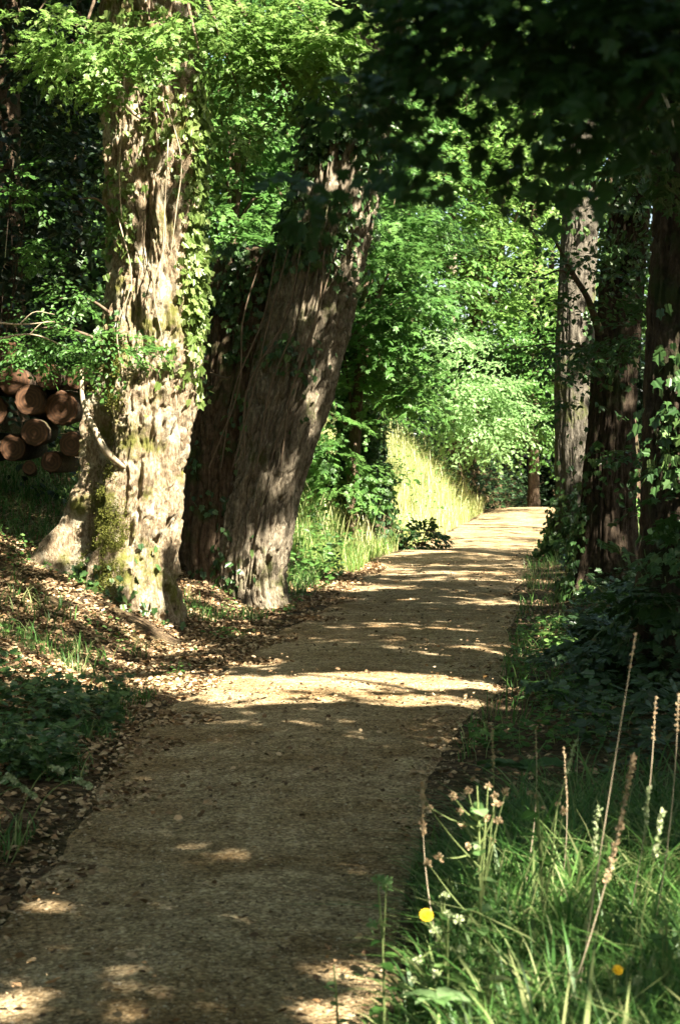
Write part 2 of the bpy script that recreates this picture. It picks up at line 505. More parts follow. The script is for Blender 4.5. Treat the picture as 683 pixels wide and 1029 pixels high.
def place_leaves(P, D, N, S, tmpl):
    """P base, D tip direction, N up side, S size"""
    D = unit(D); X = unit(np.cross(D, N)); N = np.cross(X, D)
    tv, tf = tmpl
    V = P[:, None] + S[:, None, None] * (tv[None, :, 0:1] * X[:, None] + tv[None, :, 1:2] * D[:, None] + tv[None, :, 2:3] * N[:, None])
    F = tf[None] + (np.arange(len(P)) * len(tv))[:, None, None]
    return V.reshape(-1, 3), F.reshape(-1, tf.shape[1])


def leaves_obj(name, P, D, N, S, tmpl, mat, root=None, rnd=None):
    V, F = place_leaves(P, D, N, S, tmpl)
    if rnd is None: rnd = rng.random(len(P))
    k = len(tmpl[1])
    return mesh(name, V, F, mat, root, False, {'rnd': np.clip(np.repeat(rnd, k), 0, 1)})


def spray_templates(nv, nleaf, seed):
    r = np.random.default_rng(seed); out = []
    for _ in range(nv):
        P, D, N = [], [], []
        nt = 5
        for t in range(nt):
            s = (t + .4) / nt; side = 1 if t % 2 else -1
            a = 0 if t == nt - 1 else side * (r.uniform(.6, 1.0))
            L = .55 * (1 - .5 * s) + .12
            base = np.array([s * .75, 0, -.06 * s * s])
            m = nleaf // nt
            for q in range(m):
                f = (q + .6) / m
                d = np.array([math.cos(a), math.sin(a), -.15])
                p = base + d * L * f + np.array([0, 0, r.normal(0, .025)])
                sd = 1 if q % 2 else -1
                b = a + sd * r.uniform(.5, 1.1)
                P.append(p); D.append([math.cos(b), math.sin(b), r.uniform(-.55, .05)])
                N.append([r.normal(0, .28), r.normal(0, .28), 1])
        out.append((np.array(P), np.array(D), unit(np.array(N))))
    return out


SPR = spray_templates(8, 30, 1)
SPR_LOW = spray_templates(8, 15, 2)


def sprays(centers, outward, length, leaf, tmpl=T_SIMPLE, spr=SPR, droop=.25, jitter=.35, clump=None):
    """centers (n,3); outward (n,3) heading of each twig; returns leaf arrays"""
    n = len(centers)
    Xd = unit(outward * [1, 1, .5] + rng.normal(0, jitter, (n, 3)) + [0, 0, -droop])
    up = unit(np.array([0, 0, 1.]) + rng.normal(0, .25, (n, 3)))
    Y = unit(np.cross(up, Xd)); Z = np.cross(Xd, Y)
    vi = rng.integers(0, len(spr), n)
    Ps, Ds, Ns, Ss, Rs = [], [], [], [], []
    ln = length * rng.uniform(.6, 1.3, n)
    cl = rng.random(n) if clump is None else clump
    for k, (p, d, nn) in enumerate(spr):
        m = np.where(vi == k)[0]
        if not len(m): continue
        R = np.stack([Xd[m], Y[m], Z[m]], 1)      # rows are axes
        Ps.append((centers[m][:, None] + np.einsum('lj,njk->nlk', p, R) * ln[m][:, None, None]).reshape(-1, 3))
        Ds.append(np.einsum('lj,njk->nlk', d, R).reshape(-1, 3))
        Ns.append(np.einsum('lj,njk->nlk', nn, R).reshape(-1, 3))
        q = len(m) * len(p)
        Ss.append(leaf * rng.uniform(.65, 1.25, q))
        Rs.append(np.repeat(cl[m], len(p)) * .55 + rng.random(q) * .45)
    P, D, N, S, R = map(np.concatenate, (Ps, Ds, Ns, Ss, Rs))
    return P, D + rng.normal(0, .15, D.shape), N, S, R


def blob_points(c, rad, n, shell=.55):
    v = unit(rng.normal(size=(n, 3))); r = (rng.random(n) ** (1 / 3)) * (1 - shell) + shell * rng.uniform(.75, 1.08, n)
    off = v * r[:, None] * np.asarray(rad)
    bump = fbm(v[:, 0] * 2 + c[0], v[:, 1] * 2 + c[1], v[:, 2] * 2, 31, 3)
    off = off * (.65 + .7 * bump)[:, None]
    return np.asarray(c) + off, unit(v * [1, 1, .4])


def foliage(name, blobs, mat, root, length=.7, leaf=.09, tmpl=T_SIMPLE, spr=SPR, carve=False, droop=.25, shell=.55, keep=None, gap=0.0, jitter=.35, tm=1.5):
    """blobs: list of (centre, (rx,ry,rz), number of sprays)"""
    C, O, K = [], [], []
    for c, rad, n in blobs:
        p, o = blob_points(c, rad, int(n), shell); C.append(p); O.append(o)
        K.append(np.full(len(p), rng.random()) * .4 + rng.random(len(p)) * .6)
    C, O, K = map(np.concatenate, (C, O, K))
    if gap > 0:
        g = fbm(C[:, 0] * 1.1, C[:, 1] * 1.1, C[:, 2] * 1.5, 55, 3)
        m = g > np.quantile(g, gap); C, O, K = C[m], O[m], K[m]
    P, D, N, S, R = sprays(C, O, length, leaf, tmpl, spr, droop, jitter, K)
    m = np.ones(len(P), bool)
    if carve: m &= ~openmask(P, tm)
    if keep is not None: m &= keep(P)
    m &= P[:, 2] > ground_h(P[:, 0], P[:, 1], False) + .02
    return leaves_obj(name, P[m], D[m], N[m], S[m], tmpl, mat, root, R[m])


def proj(P):
    c, s = math.cos(PITCH), math.sin(PITCH)
    x, y, z = P[:, 0], P[:, 1], P[:, 2] - CAM_H
    f = y * c - z * s; v = y * s + z * c
    f = np.where(f < .05, .05, f)
    return 341.5 + FPX * x / f, 514.5 - FPX * v / f, f


def out_of_view(margin=25, ymax=None):
    """crowns high above the path: keep what lies above or beside the camera's view"""
    def f(P):
        px, py, d = proj(P)
        inside = (P[:, 1] > .3) & (px > -margin) & (px < 683 + margin) & (py > -margin) & (py < 1029 + margin)
        return ~inside
    return f


def scatter_on(V, g, n, weight, lift=.02):
    G, N = grid_normals(V, g)
    P = G.reshape(-1, 3); NN = N.reshape(-1, 3)
    wgt = np.clip(weight(P, NN), 0, None); wgt = wgt / wgt.sum()
    idx = rng.choice(len(P), n, p=wgt)
    jit = rng.normal(0, .02, (n, 3))
    return P[idx] + NN[idx] * (lift * rng.uniform(.3, 1.8, n))[:, None] + jit, NN[idx]


def ivy_on(name, V, g, n, weight, mat, root, size=.06, lift=.03, tmpl=T_IVY):
    P, N = scatter_on(V, g, n, weight, lift)
    N2 = unit(N + rng.normal(0, .35, N.shape) + [0, 0, .35])
    D = unit(np.array([0, 0, -1.]) + rng.normal(0, .5, N.shape) + N * .25)
    return leaves_obj(name, P, D, N2, size * rng.uniform(.55, 1.3, n), tmpl, mat, root)


def limb(bag, pts, seg=7, rings=9, a=.3, rough=.12):
    V, F, tri, g = tube(pts, seg, rings, bark(depth=pts[0][3] * rough * .6, freq=2, vert=3, knob=pts[0][3] * rough, seed=int(abs(pts[0][0] * 100)) % 50) if rough else None)
    bag.add(V, [F, tri], a)


# ================================================================== THE SETTING
def build_ground():
    xs = np.concatenate([np.linspace(-45, -8, 40, endpoint=False), np.linspace(-8, 8, 260, endpoint=False), np.linspace(8, 45, 41)])
    ys = np.concatenate([np.linspace(-25, 2, 30, endpoint=False), np.linspace(2, 52, 420, endpoint=False), np.linspace(52, 130, 60)])
    X, Y = np.meshgrid(xs, ys); Z = ground_h(X, Y)
    off = np.maximum(edge_l(Y) - X, X - edge_r(Y))
    Z = Z - .03 * (1 - sstep(-.35, .05, off))
    V = np.stack([X, Y, Z], -1).reshape(-1, 3)
    ny, nx = X.shape; i = np.arange(ny - 1)[:, None]; j = np.arange(nx - 1)[None]
    F = np.stack([i * nx + j, i * nx + j + 1, (i + 1) * nx + j + 1, (i + 1) * nx + j], -1).reshape(-1, 4)
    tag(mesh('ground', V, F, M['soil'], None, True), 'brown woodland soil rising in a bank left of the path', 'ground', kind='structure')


def build_path():
    ys = np.concatenate([np.linspace(-12, 3, 40, endpoint=False), np.linspace(3, 55, 800, endpoint=False), np.linspace(55, 75, 40)])
    t = np.linspace(-.14, 1.14, 70)
    Y, T = np.meshgrid(ys, t, indexing='ij')
    L, R = edge_l(Y), edge_r(Y)
    X = L + (R - L) * T
    wob = (fbm(Y * .9, T * 0 + 3, 0, 4, 4) - .5) * .35
    d = np.minimum(X - (L + wob), (R + wob * .8) - X)
    Z = ground_h(X, Y) + .012 - .05 * (1 - sstep(-.15, .10, d)) + (fbm(X * 5, Y * 5, 0, 12, 3) - .5) * .012 * sstep(0, .2, d)
    Z += .018 * np.exp(-((T - .5) / .2) ** 2)
    V = np.stack([X, Y, Z], -1).reshape(-1, 3)
    ny, nx = X.shape; i = np.arange(ny - 1)[:, None]; j = np.arange(nx - 1)[None]
    F = np.stack([i * nx + j, i * nx + j + 1, (i + 1) * nx + j + 1, (i + 1) * nx + j], -1).reshape(-1, 4)
    tag(mesh('gravel_path', V, F, M['path'], None, True), 'fine gravel footpath curving away between the trees', 'path', kind='structure')


build_ground()
build_path()

# ------------------------------------------------------------------ where the sun comes through
exec_lit = True
# pale tree on the left: trunk face
for py in range(70, 150, 25): lit_px(160, py, 16.2, .22, .85)
for py in range(150, 330, 30): lit_px(165, py, 16.2, .42, .72)
for py in range(330, 650, 28):
    lit_px(150, py, 16.2, .40, .97); lit_px(118, py, 16.2, .35, .8)
for q in ((60, 560), (75, 530), (55, 580), (90, 470)): lit_px(*q, 16.2, .28, .9)
# leaves overhead on the left
for px in range(60, 350, 40):
    for py in range(0, 150, 40): lit_px(px, py, 14.6, .44, .97 if px > 100 else .7)
for px in range(235, 350, 30):
    for py in (0, 30, 60, 95): lit_px(px, py, 16.9, .42, .97)
for q in ((210, 160), (215, 200), (205, 240), (210, 280), (200, 320), (250, 170), (290, 120)): lit_px(*q, 15.5, .30, .85)
for q in ((20, 160), (40, 200), (55, 240), (60, 260), (30, 250)): lit_px(*q, 17, .22, .8)
# litter on the bank under the pale tree
lit_ground([(x, y) for x in range(10, 240, 36) for y in (612, 640, 668)], .50, .62)
lit_ground([(200, 690), (170, 655), (215, 680), (240, 695)], .3, .95)
# bands across the path
lit_ground([(x, 690 - (x - 200) * .012) for x in range(205, 505, 14)], .44, 1.1)
lit_ground([(x, 705) for x in range(230, 480, 26)], .26, .8)
lit_ground([(x, y) for x in range(360, 540, 34) for y in (570, 585, 605, 630, 655)], .42, .52)
lit_ground([(x, 548) for x in range(400, 560, 16)], .42, .85)
lit_ground([(x, 577) for x in range(385, 500, 22)], .22, .7)
lit_ground([(x, y) for y in (514, 520, 528, 536) for x in range(470, 570, 14)], 1.1, 1.1)
# small flecks
for q in ((365, 827), (380, 828), (397, 830)): lit_ground([q], .055, 1.0)
for q in ((178, 857), (195, 858)): lit_ground([q], .045, 1.0)
for q in ((45, 915), (65, 914)): lit_ground([q], .06, .9)
lit_ground([(x, y) for x in range(0, 380, 40) for y in (1015, 1035, 1060)], .17, .36)
lit_ground([(x, y) for x in range(0, 380, 40) for y in (985,)], .24, .15)
# yellow grass bank and the foliage behind
for px, py, d in ((390, 450, 33), (410, 470, 33), (400, 500, 32), (430, 500, 35), (450, 500, 37), (470, 520, 40), (430, 520, 34), (400, 530, 31), (370, 530, 29), (390, 540, 29)):
    lit_px(px, py, d, .9, .95)
for q in ((310, 520), (330, 540), (300, 560), (340, 570), (360, 550), (320, 590), (380, 545), (350, 530), (300, 540)): lit_ground([q], .9, .95)
for q in ((230, 630), (250, 610), (290, 620), (200, 650), (180, 640)): lit_ground([q], .4, .5)
# tree that leans
for py in range(200, 600, 40): lit_px(362 - (py - 200) * .22, py, 18.6, .36, .62)
# grass in the near right corner
lit_ground([(x, y) for x in range(490, 760, 34) for y in (1180, 1110, 1060, 1010, 965, 930)], .25, .85)
for q in ((430, 905, 4.9), (450, 810, 5.3), (480, 800, 5.3), (480, 860, 5.2), (445, 945, 4.8), (440, 1000, 4.3)): lit_px(*q, .12, 1.05)
for q in ((380, 888, 4.9), (570, 760, 5.2), (640, 680, 5)): lit_px(*q, .06, .8)
# small things on the right
for q in ((590, 190, 27), (595, 215, 27), (588, 240, 27), (540, 640, 15), (560, 625, 16), (550, 655, 14.5), (520, 680, 13), (505, 720, 11.8), (555, 580, 24), (545, 570, 25)): lit_px(*q, .25, .85)
lit_px(622, 488, 9, .07, .9)
lit_px(58, 404, 19.3, .09, .8)
# the wood beyond: open sky over the far part of the path
for px in range(330, 600, 40):
    for py in range(100, 480, 45):
        lit_px(px, py, 30, 1.2, .8); lit_px(px, py, 40, 1.3, .95)
for px in range(215, 290, 30):
    for py in range(60, 280, 40): lit_px(px, py, 26, 1.0, 1.05)

# ================================================================== TREES NEAR THE PATH
TREES = {}


def crown_above(root, blobs, n_total=900, leaf=.17, name='crown'):
    tot = sum(b[1][0] * b[1][1] for b in blobs)
    bl = [(c, r, n_total * r[0] * r[1] / tot) for c, r in blobs]
    return foliage(name, bl, M['canopy'], root, 1.0, leaf, T_SIMPLE, SPR_LOW, carve=True, shell=.4, keep=out_of_view(20))


# --- the pale gnarled tree on the left
D1 = 16.5
def px_r(d, p): return p / FPX * d
b1 = at(118, 612, D1)
t1 = thing('gnarled_tree', (b1[0], D1, gh(b1[0], D1)), 'sunlit pale gnarled tree with hollow mossy base beside the log pile', 'tree')
prof1 = [(640, 84, 172), (615, 74, 170), (585, 72, 171), (550, 80, 174), (500, 90, 180), (450, 97, 186), (400, 101, 192), (350, 106, 194), (300, 112, 196), (250, 115, 196), (200, 113, 197), (150, 110, 200), (100, 108, 200), (50, 106, 196), (0, 108, 192), (-120, 118, 190), (-300, 120, 180)]
pts1 = []
for y, l, r in prof1:
    p = at((l + r) / 2, y, D1); pts1.append((p[0], D1, p[2], px_r(D1, (r - l) / 2) * 1.07))
pts1.insert(0, (pts1[0][0], D1, -.25, pts1[0][3] * 1.12))


def disp1(TH, S, P, R):
    f = bark(.06, 4.6, 1.7, .12, 2.0, 3, 0)(TH, S, P, R)
    f = f + (fbm(np.cos(TH) * 6.5, np.sin(TH) * 6.5, P[..., 2] * 4.2, 61, 5) - .5) * .15
    z = P[..., 2]
    a = np.arctan2(np.sin(TH - math.radians(203)), np.cos(TH - math.radians(203)))     # buttress root to the left and forward
    f = f + np.exp(-(a / .24) ** 2) * (.50 * np.exp(-np.clip(z - .40, 0, None) / .38) + .13) * sstep(2.4, 1.7, z)
    a = np.arctan2(np.sin(TH - math.radians(226)), np.cos(TH - math.radians(226)))     # hollow between the root and the trunk
    f = f - np.exp(-(a / (.25 + .05 * np.sin(z * 5))) ** 4) * R * .78 * sstep(.60, .95, z) * (1 - sstep(2.1, 2.5, z))
    a = np.arctan2(np.sin(TH - math.radians(252)), np.cos(TH - math.radians(252)))     # swollen lip beside the hollow
    f = f + np.exp(-(a / .20) ** 2) * .10 * sstep(.3, .8, z) * (1 - sstep(2.2, 2.8, z))
    a = np.arctan2(np.sin(TH - math.radians(262)), np.cos(TH - math.radians(262)))     # long seam higher up
    f = f - np.exp(-(a / .17) ** 2) * R * .34 * sstep(3.0, 3.4, z) * (1 - sstep(5.0, 5.4, z))
    for th0, z0, s, q in ((285, .35, .22, .12), (310, 1.1, .18, .07), (250, 1.35, .16, .08), (275, 2.9, .16, .08), (330, 2.3, .2, .07), (262, .2, .25, .14), (320, .05, .3, .1)):
        a = np.arctan2(np.sin(TH - math.radians(th0)), np.cos(TH - math.radians(th0))) * R
        f = f + q * np.exp(-((a / s) ** 2 + ((z - z0) / (s * 1.3)) ** 2))
    f = f + .10 * np.exp(-np.clip(z + .1, 0, None) / .25) * (.6 + .8 * vnoise(np.cos(TH) * 3, np.sin(TH) * 3, 0, 5))
    return f


trunk1, V1, G1 = tube_obj('trunk', pts1, M['bark_pale'], t1, 340, 620, disp1, flat=True)


def pxw(fn):
    def w_(P, N):
        px, py, _ = proj(P); return fn(px, py, P, N) * (N[:, 1] < .45)
    return w_


def g2(px, py, cx, cy, sx, sy): return np.exp(-((px - cx) / sx) ** 2 - ((py - cy) / sy) ** 2)


ivy_on('ivy', V1, G1, 3000, pxw(lambda px, py, P, N: g2(px, py, 196, 280, 9, 70) * 2.4 + g2(px, py, 200, 130, 12, 60) + g2(px, py, 125, 215, 10, 50) * .5 + g2(px, py, 170, 130, 30, 40) * .3 + g2(px, py, 130, 60, 50, 40) * .6 + g2(px, py, 175, 370, 18, 25) * .25), M['ivy_lit'], t1, .075, .05)
ivy_on('low_ivy', V1, G1, 700, pxw(lambda px, py, P, N: g2(px, py, 85, 600, 24, 22) * 2 + g2(px, py, 140, 630, 20, 14) + g2(px, py, 140, 560, 14, 20) * .12 + g2(px, py, 90, 330, 25, 40) * .5), M['ivy'], t1, .07, .06)
P, N = scatter_on(V1, G1, 60000, pxw(lambda px, py, P, N: (g2(px, py, 100, 500, 10, 50) + g2(px, py, 92, 590, 16, 20) + g2(px, py, 112, 385, 14, 22) + g2(px, py, 88, 370, 8, 14) + g2(px, py, 112, 540, 12, 30) * .7) * (fbm(P[:, 0] * 9, P[:, 1] * 9, P[:, 2] * 9, 5, 2) > .47)), .008)
leaves_obj('moss', P, unit(N + rng.normal(0, .5, N.shape)), rng.normal(size=N.shape), rng.uniform(.007, .017, len(P)), T_SIMPLE, M['moss'], t1)
# a bare creeper stem hanging down over the hollow
bg_ = Bag()
limb(bg_, [(*at(82, 372, 15.95), .016), (*at(84, 405, 15.9), .022), (*at(97, 435, 15.85), .026), (*at(108, 455, 15.85), .03), (*at(125, 470, 16.0), .02)], 8, 24, rough=.03)
for q in range(5):
    x0 = rng.uniform(122, 172); limb(bg_, [(*at(x0, 380 - 40 * q, 16.0), .004), (*at(x0 + rng.normal(0, 6), 330 - 40 * q, 15.95), .006), (*at(x0 + rng.normal(0, 5), 280 - 40 * q, 15.95), .005), (*at(x0 + rng.normal(0, 5), 220 - 40 * q, 16.0), .006)], 5, 12)
limb(bg_, [(*at(110, 100, 16.0), .02), (*at(118, 75, 15.9), .024), (*at(122, 100, 15.9), .02), (*at(140, 118, 15.95), .014), (*at(150, 118, 16), .006)], 6, 14)
bg_.build('creeper_stem', M['dry_twig'], t1)
# branches and overhanging leaves
lb = Bag()
top1 = at(150, -60, D1)
tips = []
for px, py, d in ((320, 30, 17.0), (270, 10, 17.0), (240, 90, 16.8), (150, 20, 14.8), (80, 45, 15.0), (40, 10, 15.0), (290, 95, 16.9), (200, 50, 14.6)):
    e = at(px, py, d); m = (top1 + e) / 2 + [0, 0, .35]
    limb(lb, [(*top1, .06), (*m, .03), (*e, .006)], 6, 14, rough=0); tips.append(e)
for px, py, d in ((80, 200, 16), (60, 300, 16), (20, 330, 16.2), (120, 320, 15.6)):
    s0 = at(118, py + 20, 16.3); limb(lb, [(*s0, .02), (*((s0 + at(px, py, d)) / 2 + [0, 0, .08]), .012), (*at(px, py, d), .004)], 5, 10, rough=0)
lb.build('branch', M['twig'], t1)
bl = []
for px, py, d, rx, rz, n in ((285, 15, 17.0, 46, 26, 60), (318, 48, 16.8, 26, 18, 40), (335, 35, 16.8, 14, 14, 16), (250, 45, 16.9, 40, 35, 60), (260, 90, 16.9, 40, 24, 44), (225, 118, 16.8, 22, 14, 12), (190, 20, 14.8, 45, 28, 42), (140, 30, 15, 45, 28, 40), (90, 35, 15.1, 38, 26, 30), (70, 55, 15.1, 32, 24, 18), (212, 80, 16.9, 22, 35, 24), (300, 92, 16.9, 28, 14, 16), (206, 170, 16.9, 8, 25, 4), (120, 75, 15.4, 24, 14, 10), (50, 15, 15.1, 26, 20, 12)):
    bl.append((at(px, py, d), (px_r(d, rx), .38, px_r(d, rz)), n * (1.5 if px > 200 else .9)))
foliage('leaf_spray', bl, M['bright_leaf'], t1, .40, .052, T_LOBED, SPR, shell=.2, droop=.45, carve=True, tm=2.3, gap=.3)
bl = []
for px, py, d, rx, rz, n in ((50, 340, 16, 45, 16, 24), (110, 350, 15.7, 35, 20, 24), (20, 335, 16.2, 34, 22, 22), (45, 365, 16.6, 30, 12, 10), (95, 215, 16, 10, 26, 2), (85, 300, 15.9, 35, 14, 9)):
    bl.append((at(px, py, d), (px_r(d, rx), .4, px_r(d, rz)), n))
foliage('low_shoot', bl, M['mid_leaf'], t1, .32, .045, T_SIMPLE, SPR, shell=.2)
crown_above(t1, [((-2.4, 17.5, 9.0), (3.2, 3.4, 2.4)), ((-3.5, 15.5, 7.6), (2.2, 2.4, 1.6))], 900)

# --- the leaning two-stemmed tree
D2 = 19.0
t2 = thing('leaning_tree', (*at(235, 600, D2)[:2], gh(at(235, 600, D2)[0], D2)), 'big leaning tree with ridged bark and a broken mossy second stem', 'tree')
prof2 = [(612, 214, 290), (590, 214, 286), (550, 216, 292), (500, 222, 302), (450, 232, 318), (400, 244, 334), (350, 256, 348), (300, 266, 360), (250, 278, 371), (200, 291, 382), (150, 299, 389), (100, 306, 395), (50, 316, 402), (0, 330, 410), (-100, 350, 420), (-300, 390, 445)]
pts2 = []
for y, l, r in prof2:
    p = at((l + r) / 2, y, D2); pts2.append((p[0], D2, p[2], px_r(D2, (r - l) / 2) * .97))
pts2.insert(0, (pts2[0][0], D2, -.3, pts2[0][3] * 1.1))


def disp2(TH, S, P, R):
    f = bark(.075, 6.0, 1.6, .07, 1.2, 13, 0)(TH, S, P, R)
    z = P[..., 2]
    f = f + .13 * np.exp(-np.clip(z, 0, None) / .3) * (vnoise(np.cos(TH) * 2.4, np.sin(TH) * 2.4, 0, 15) - .1)
    a = np.arctan2(np.sin(TH - math.radians(290)), np.cos(TH - math.radians(290)))
    f = f - .06 * np.exp(-(a / .10) ** 2) * sstep(.6, 1.2, z) * (1 - sstep(3.6, 4.2, z))
    return f


_, V2, G2 = tube_obj('trunk', pts2, M['bark_grey'], t2, 300, 520, disp2, flat=True)
prof2b = [(606, 166, 262), (580, 170, 262), (540, 172, 262), (480, 176, 266), (420, 184, 272), (360, 194, 276), (310, 202, 280), (280, 208, 282), (262, 216, 280), (252, 228, 276)]
pts2b = []
for y, l, r in prof2b:
    p = at((l + r) / 2, y, D2 + .2); pts2b.append((p[0], D2 + .2, p[2], px_r(D2, (r - l) / 2) * .97))
pts2b.insert(0, (pts2b[0][0], D2 + .2, -.3, pts2b[0][3] * 1.1))


def disp2b(TH, S, P, R):
    f = bark(.05, 4.5, 1.4, .12, 2.0, 23, .0)(TH, S, P, R)
    return f + .14 * np.exp(-np.clip(P[..., 2], 0, None) / .3) * (vnoise(np.cos(TH) * 2.4, np.sin(TH) * 2.4, 0, 25) - .1)


_, V2b, G2b = tube_obj('broken_stem', pts2b, M['bark_dark'], t2, 220, 260, disp2b, flat=True)
ivy_on('ivy', V2, G2, 5200, pxw(lambda px, py, P, N: (g2(px, py, 300, 240, 40, 50) + g2(px, py, 340, 60, 45, 110) * 2.2 + g2(px, py, 300, 330, 14, 60) * .6 + g2(px, py, 215, 560, 20, 60) * .35 + g2(px, py, 275, 300, 20, 60) * .5) * (fbm(P[:, 0] * 4, P[:, 1] * 4, P[:, 2] * 4, 6, 2) > .5)), M['ivy'], t2, .075, .06)
ivy_on('stem_ivy', V2b, G2b, 1300, pxw(lambda px, py, P, N: (g2(px, py, 225, 330, 30, 70) + g2(px, py, 215, 590, 30, 28) * 1.2 + g2(px, py, 205, 480, 30, 80) * .25) * (fbm(P[:, 0] * 4, P[:, 1] * 4, P[:, 2] * 4, 16, 2) > .5)), M['ivy'], t2, .07, .06)
lb = Bag()
limb(lb, [(*at(212, 375, 18.6), .012), (*at(228, 380, 18.3), .012), (*at(232, 378, 18.1), .008)], 5, 8)
for k in range(7):
    x0 = 240 + k * 12; limb(lb, [(*at(x0 - 30, 470, 18.42), .008), (*at(x0 - 12 + rng.normal(0, 6), 390, 18.42), .009), (*at(x0 + 8 + rng.normal(0, 6), 320, 18.42), .009), (*at(x0 + 26, 250, 18.45), .006)], 5, 14)
lb.build('creeper_stem', M['twig'], t2)
crown_above(t2, [((1.6, 19.5, 9.6), (3.0, 3.4, 2.2)), ((-.6, 21.5, 9.4), (2.6, 3, 2))], 800)


# --- generic tree on the right of the path
def side_tree(name, label, prof, d, mat, depth, freq, ivyn, ivyfn, seg=180, ring=360, seed=1, cat='tree', flare=.12, ivy_size=.07, group=None):
    b = at((prof[0][1] + prof[0][2]) / 2, prof[0][0], d)
    t = thing(name, (b[0], d, gh(b[0], d)), label, cat, group)
    pts = []
    for y, l, r in prof:
        p = at((l + r) / 2, y, d); pts.append((p[0], d, p[2], px_r(d, (r - l) / 2) * .97))
    pts.insert(0, (pts[0][0], d, min(gh(b[0], d), pts[0][2]) - .3, pts[0][3] * 1.12))
    z0 = gh(b[0], d)

    def dd(TH, S, P, R):
        f = bark(depth * .8, freq, 1.4, .05, 1.5, seed, 0)(TH, S, P, R)
        return f + flare * np.exp(-np.clip(P[..., 2] - z0, 0, None) / .35) * (.2 + 1.1 * vnoise(np.cos(TH) * 2.2, np.sin(TH) * 2.2, 0, seed + 4))
    _, V, G = tube_obj('trunk', pts, mat, t, seg, ring, dd, flat=True)
    if ivyn: ivy_on('ivy', V, G, ivyn, pxw(ivyfn), M['ivy'] if ivyfn else M['ivy'], t, ivy_size, .07)
    return t, V, G


R1, VR1, GR1 = side_tree('path_side_tree', 'thick dark ivy-grown trunk at the right edge of the view', [(760, 632, 770), (700, 634, 766), (600, 640, 760), (500, 642, 758), (400, 645, 756), (300, 650, 756), (200, 655, 756), (100, 660, 756), (0, 664, 756), (-200, 672, 750), (-420, 690, 760)], 11.8, M['bark_shaded'], .05, 6, 700,
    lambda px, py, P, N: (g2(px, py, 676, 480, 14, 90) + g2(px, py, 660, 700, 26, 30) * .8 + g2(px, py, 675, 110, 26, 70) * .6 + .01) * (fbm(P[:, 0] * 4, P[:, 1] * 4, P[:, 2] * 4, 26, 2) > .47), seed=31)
R2, VR2, GR2 = side_tree('slanting_tree', 'dark deeply ridged trunk slanting right behind the thick edge trunk', [(612, 572, 652), (590, 576, 648), (550, 580, 640), (500, 583, 638), (450, 587, 638), (400, 592, 640), (350, 596, 643), (300, 600, 646), (250, 607, 650), (200, 613, 655), (150, 618, 660), (100, 624, 664), (0, 632, 670), (-150, 645, 678), (-350, 660, 690)], 19.5, M['bark_shaded'], .05, 5, 2600,
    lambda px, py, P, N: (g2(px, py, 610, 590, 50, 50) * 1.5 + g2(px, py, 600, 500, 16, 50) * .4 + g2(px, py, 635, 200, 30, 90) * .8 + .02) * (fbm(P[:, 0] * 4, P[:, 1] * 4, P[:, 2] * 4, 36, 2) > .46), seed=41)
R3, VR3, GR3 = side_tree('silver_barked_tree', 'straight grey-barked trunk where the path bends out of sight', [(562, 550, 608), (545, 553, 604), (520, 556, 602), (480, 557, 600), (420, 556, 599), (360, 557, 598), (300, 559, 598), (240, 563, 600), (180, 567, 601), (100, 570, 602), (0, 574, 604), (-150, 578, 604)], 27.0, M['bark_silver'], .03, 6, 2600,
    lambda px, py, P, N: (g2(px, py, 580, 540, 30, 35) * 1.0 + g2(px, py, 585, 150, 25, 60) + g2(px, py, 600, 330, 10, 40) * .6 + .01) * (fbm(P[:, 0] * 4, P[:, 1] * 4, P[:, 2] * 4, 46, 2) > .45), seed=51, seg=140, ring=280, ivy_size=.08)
crown_above(R1, [((3.4, 11.5, 8.2), (3.4, 3.6, 2.2)), ((5.0, 9.0, 7.0), (2.6, 2.6, 1.8)), ((2.4, 13.5, 7.4), (2.2, 2.2, 1.4)), ((5.2, 6.0, 7.6), (2.0, 2.0, 1.2))], 2500)  # last clump added to stop stray sun on the path
crown_above(R2, [((4.0, 19.0, 9.6), (3.4, 3.6, 2.2)), ((6.0, 17.0, 8), (2.6, 2.6, 1.8))], 1100)
crown_above(R3, [((4.6, 27.0, 11.5), (3.2, 3.4, 2.2)), ((6.6, 25.0, 9.5), (2.6, 2.6, 1.8))], 800)

# --- leafy shoots hanging from the right-hand trees (visible, in shade)
def px_foliage(name, rows, mat, root, length, leaf, depth_r=.6, tmpl=T_SIMPLE, **kw):
    bl = [(at(px, py, d), (px_r(d, rx), depth_r, px_r(d, rz)), n) for px, py, d, rx, rz, n in rows]
    return foliage(name, bl, mat, root, length, leaf, tmpl, **kw)


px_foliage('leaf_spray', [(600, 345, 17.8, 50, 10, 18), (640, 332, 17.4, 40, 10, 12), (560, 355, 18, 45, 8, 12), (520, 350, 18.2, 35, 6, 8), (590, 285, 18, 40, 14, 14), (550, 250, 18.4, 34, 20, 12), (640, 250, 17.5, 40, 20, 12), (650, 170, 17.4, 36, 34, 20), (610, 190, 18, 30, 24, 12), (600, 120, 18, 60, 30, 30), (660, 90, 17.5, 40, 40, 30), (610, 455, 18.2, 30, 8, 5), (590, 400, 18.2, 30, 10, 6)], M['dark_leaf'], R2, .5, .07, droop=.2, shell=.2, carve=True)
px_foliage('leaf_spray', [(675, 350, 11, 14, 20, 5), (668, 440, 10.9, 18, 24, 6), (660, 140, 11, 35, 40, 14), (655, 60, 11, 50, 50, 30), (650, 570, 10.9, 12, 30, 5), (675, 520, 10.8, 14, 40, 7)], M['dark_leaf'], R1, .36, .06, .35, T_LOBED, shell=.2, carve=True)
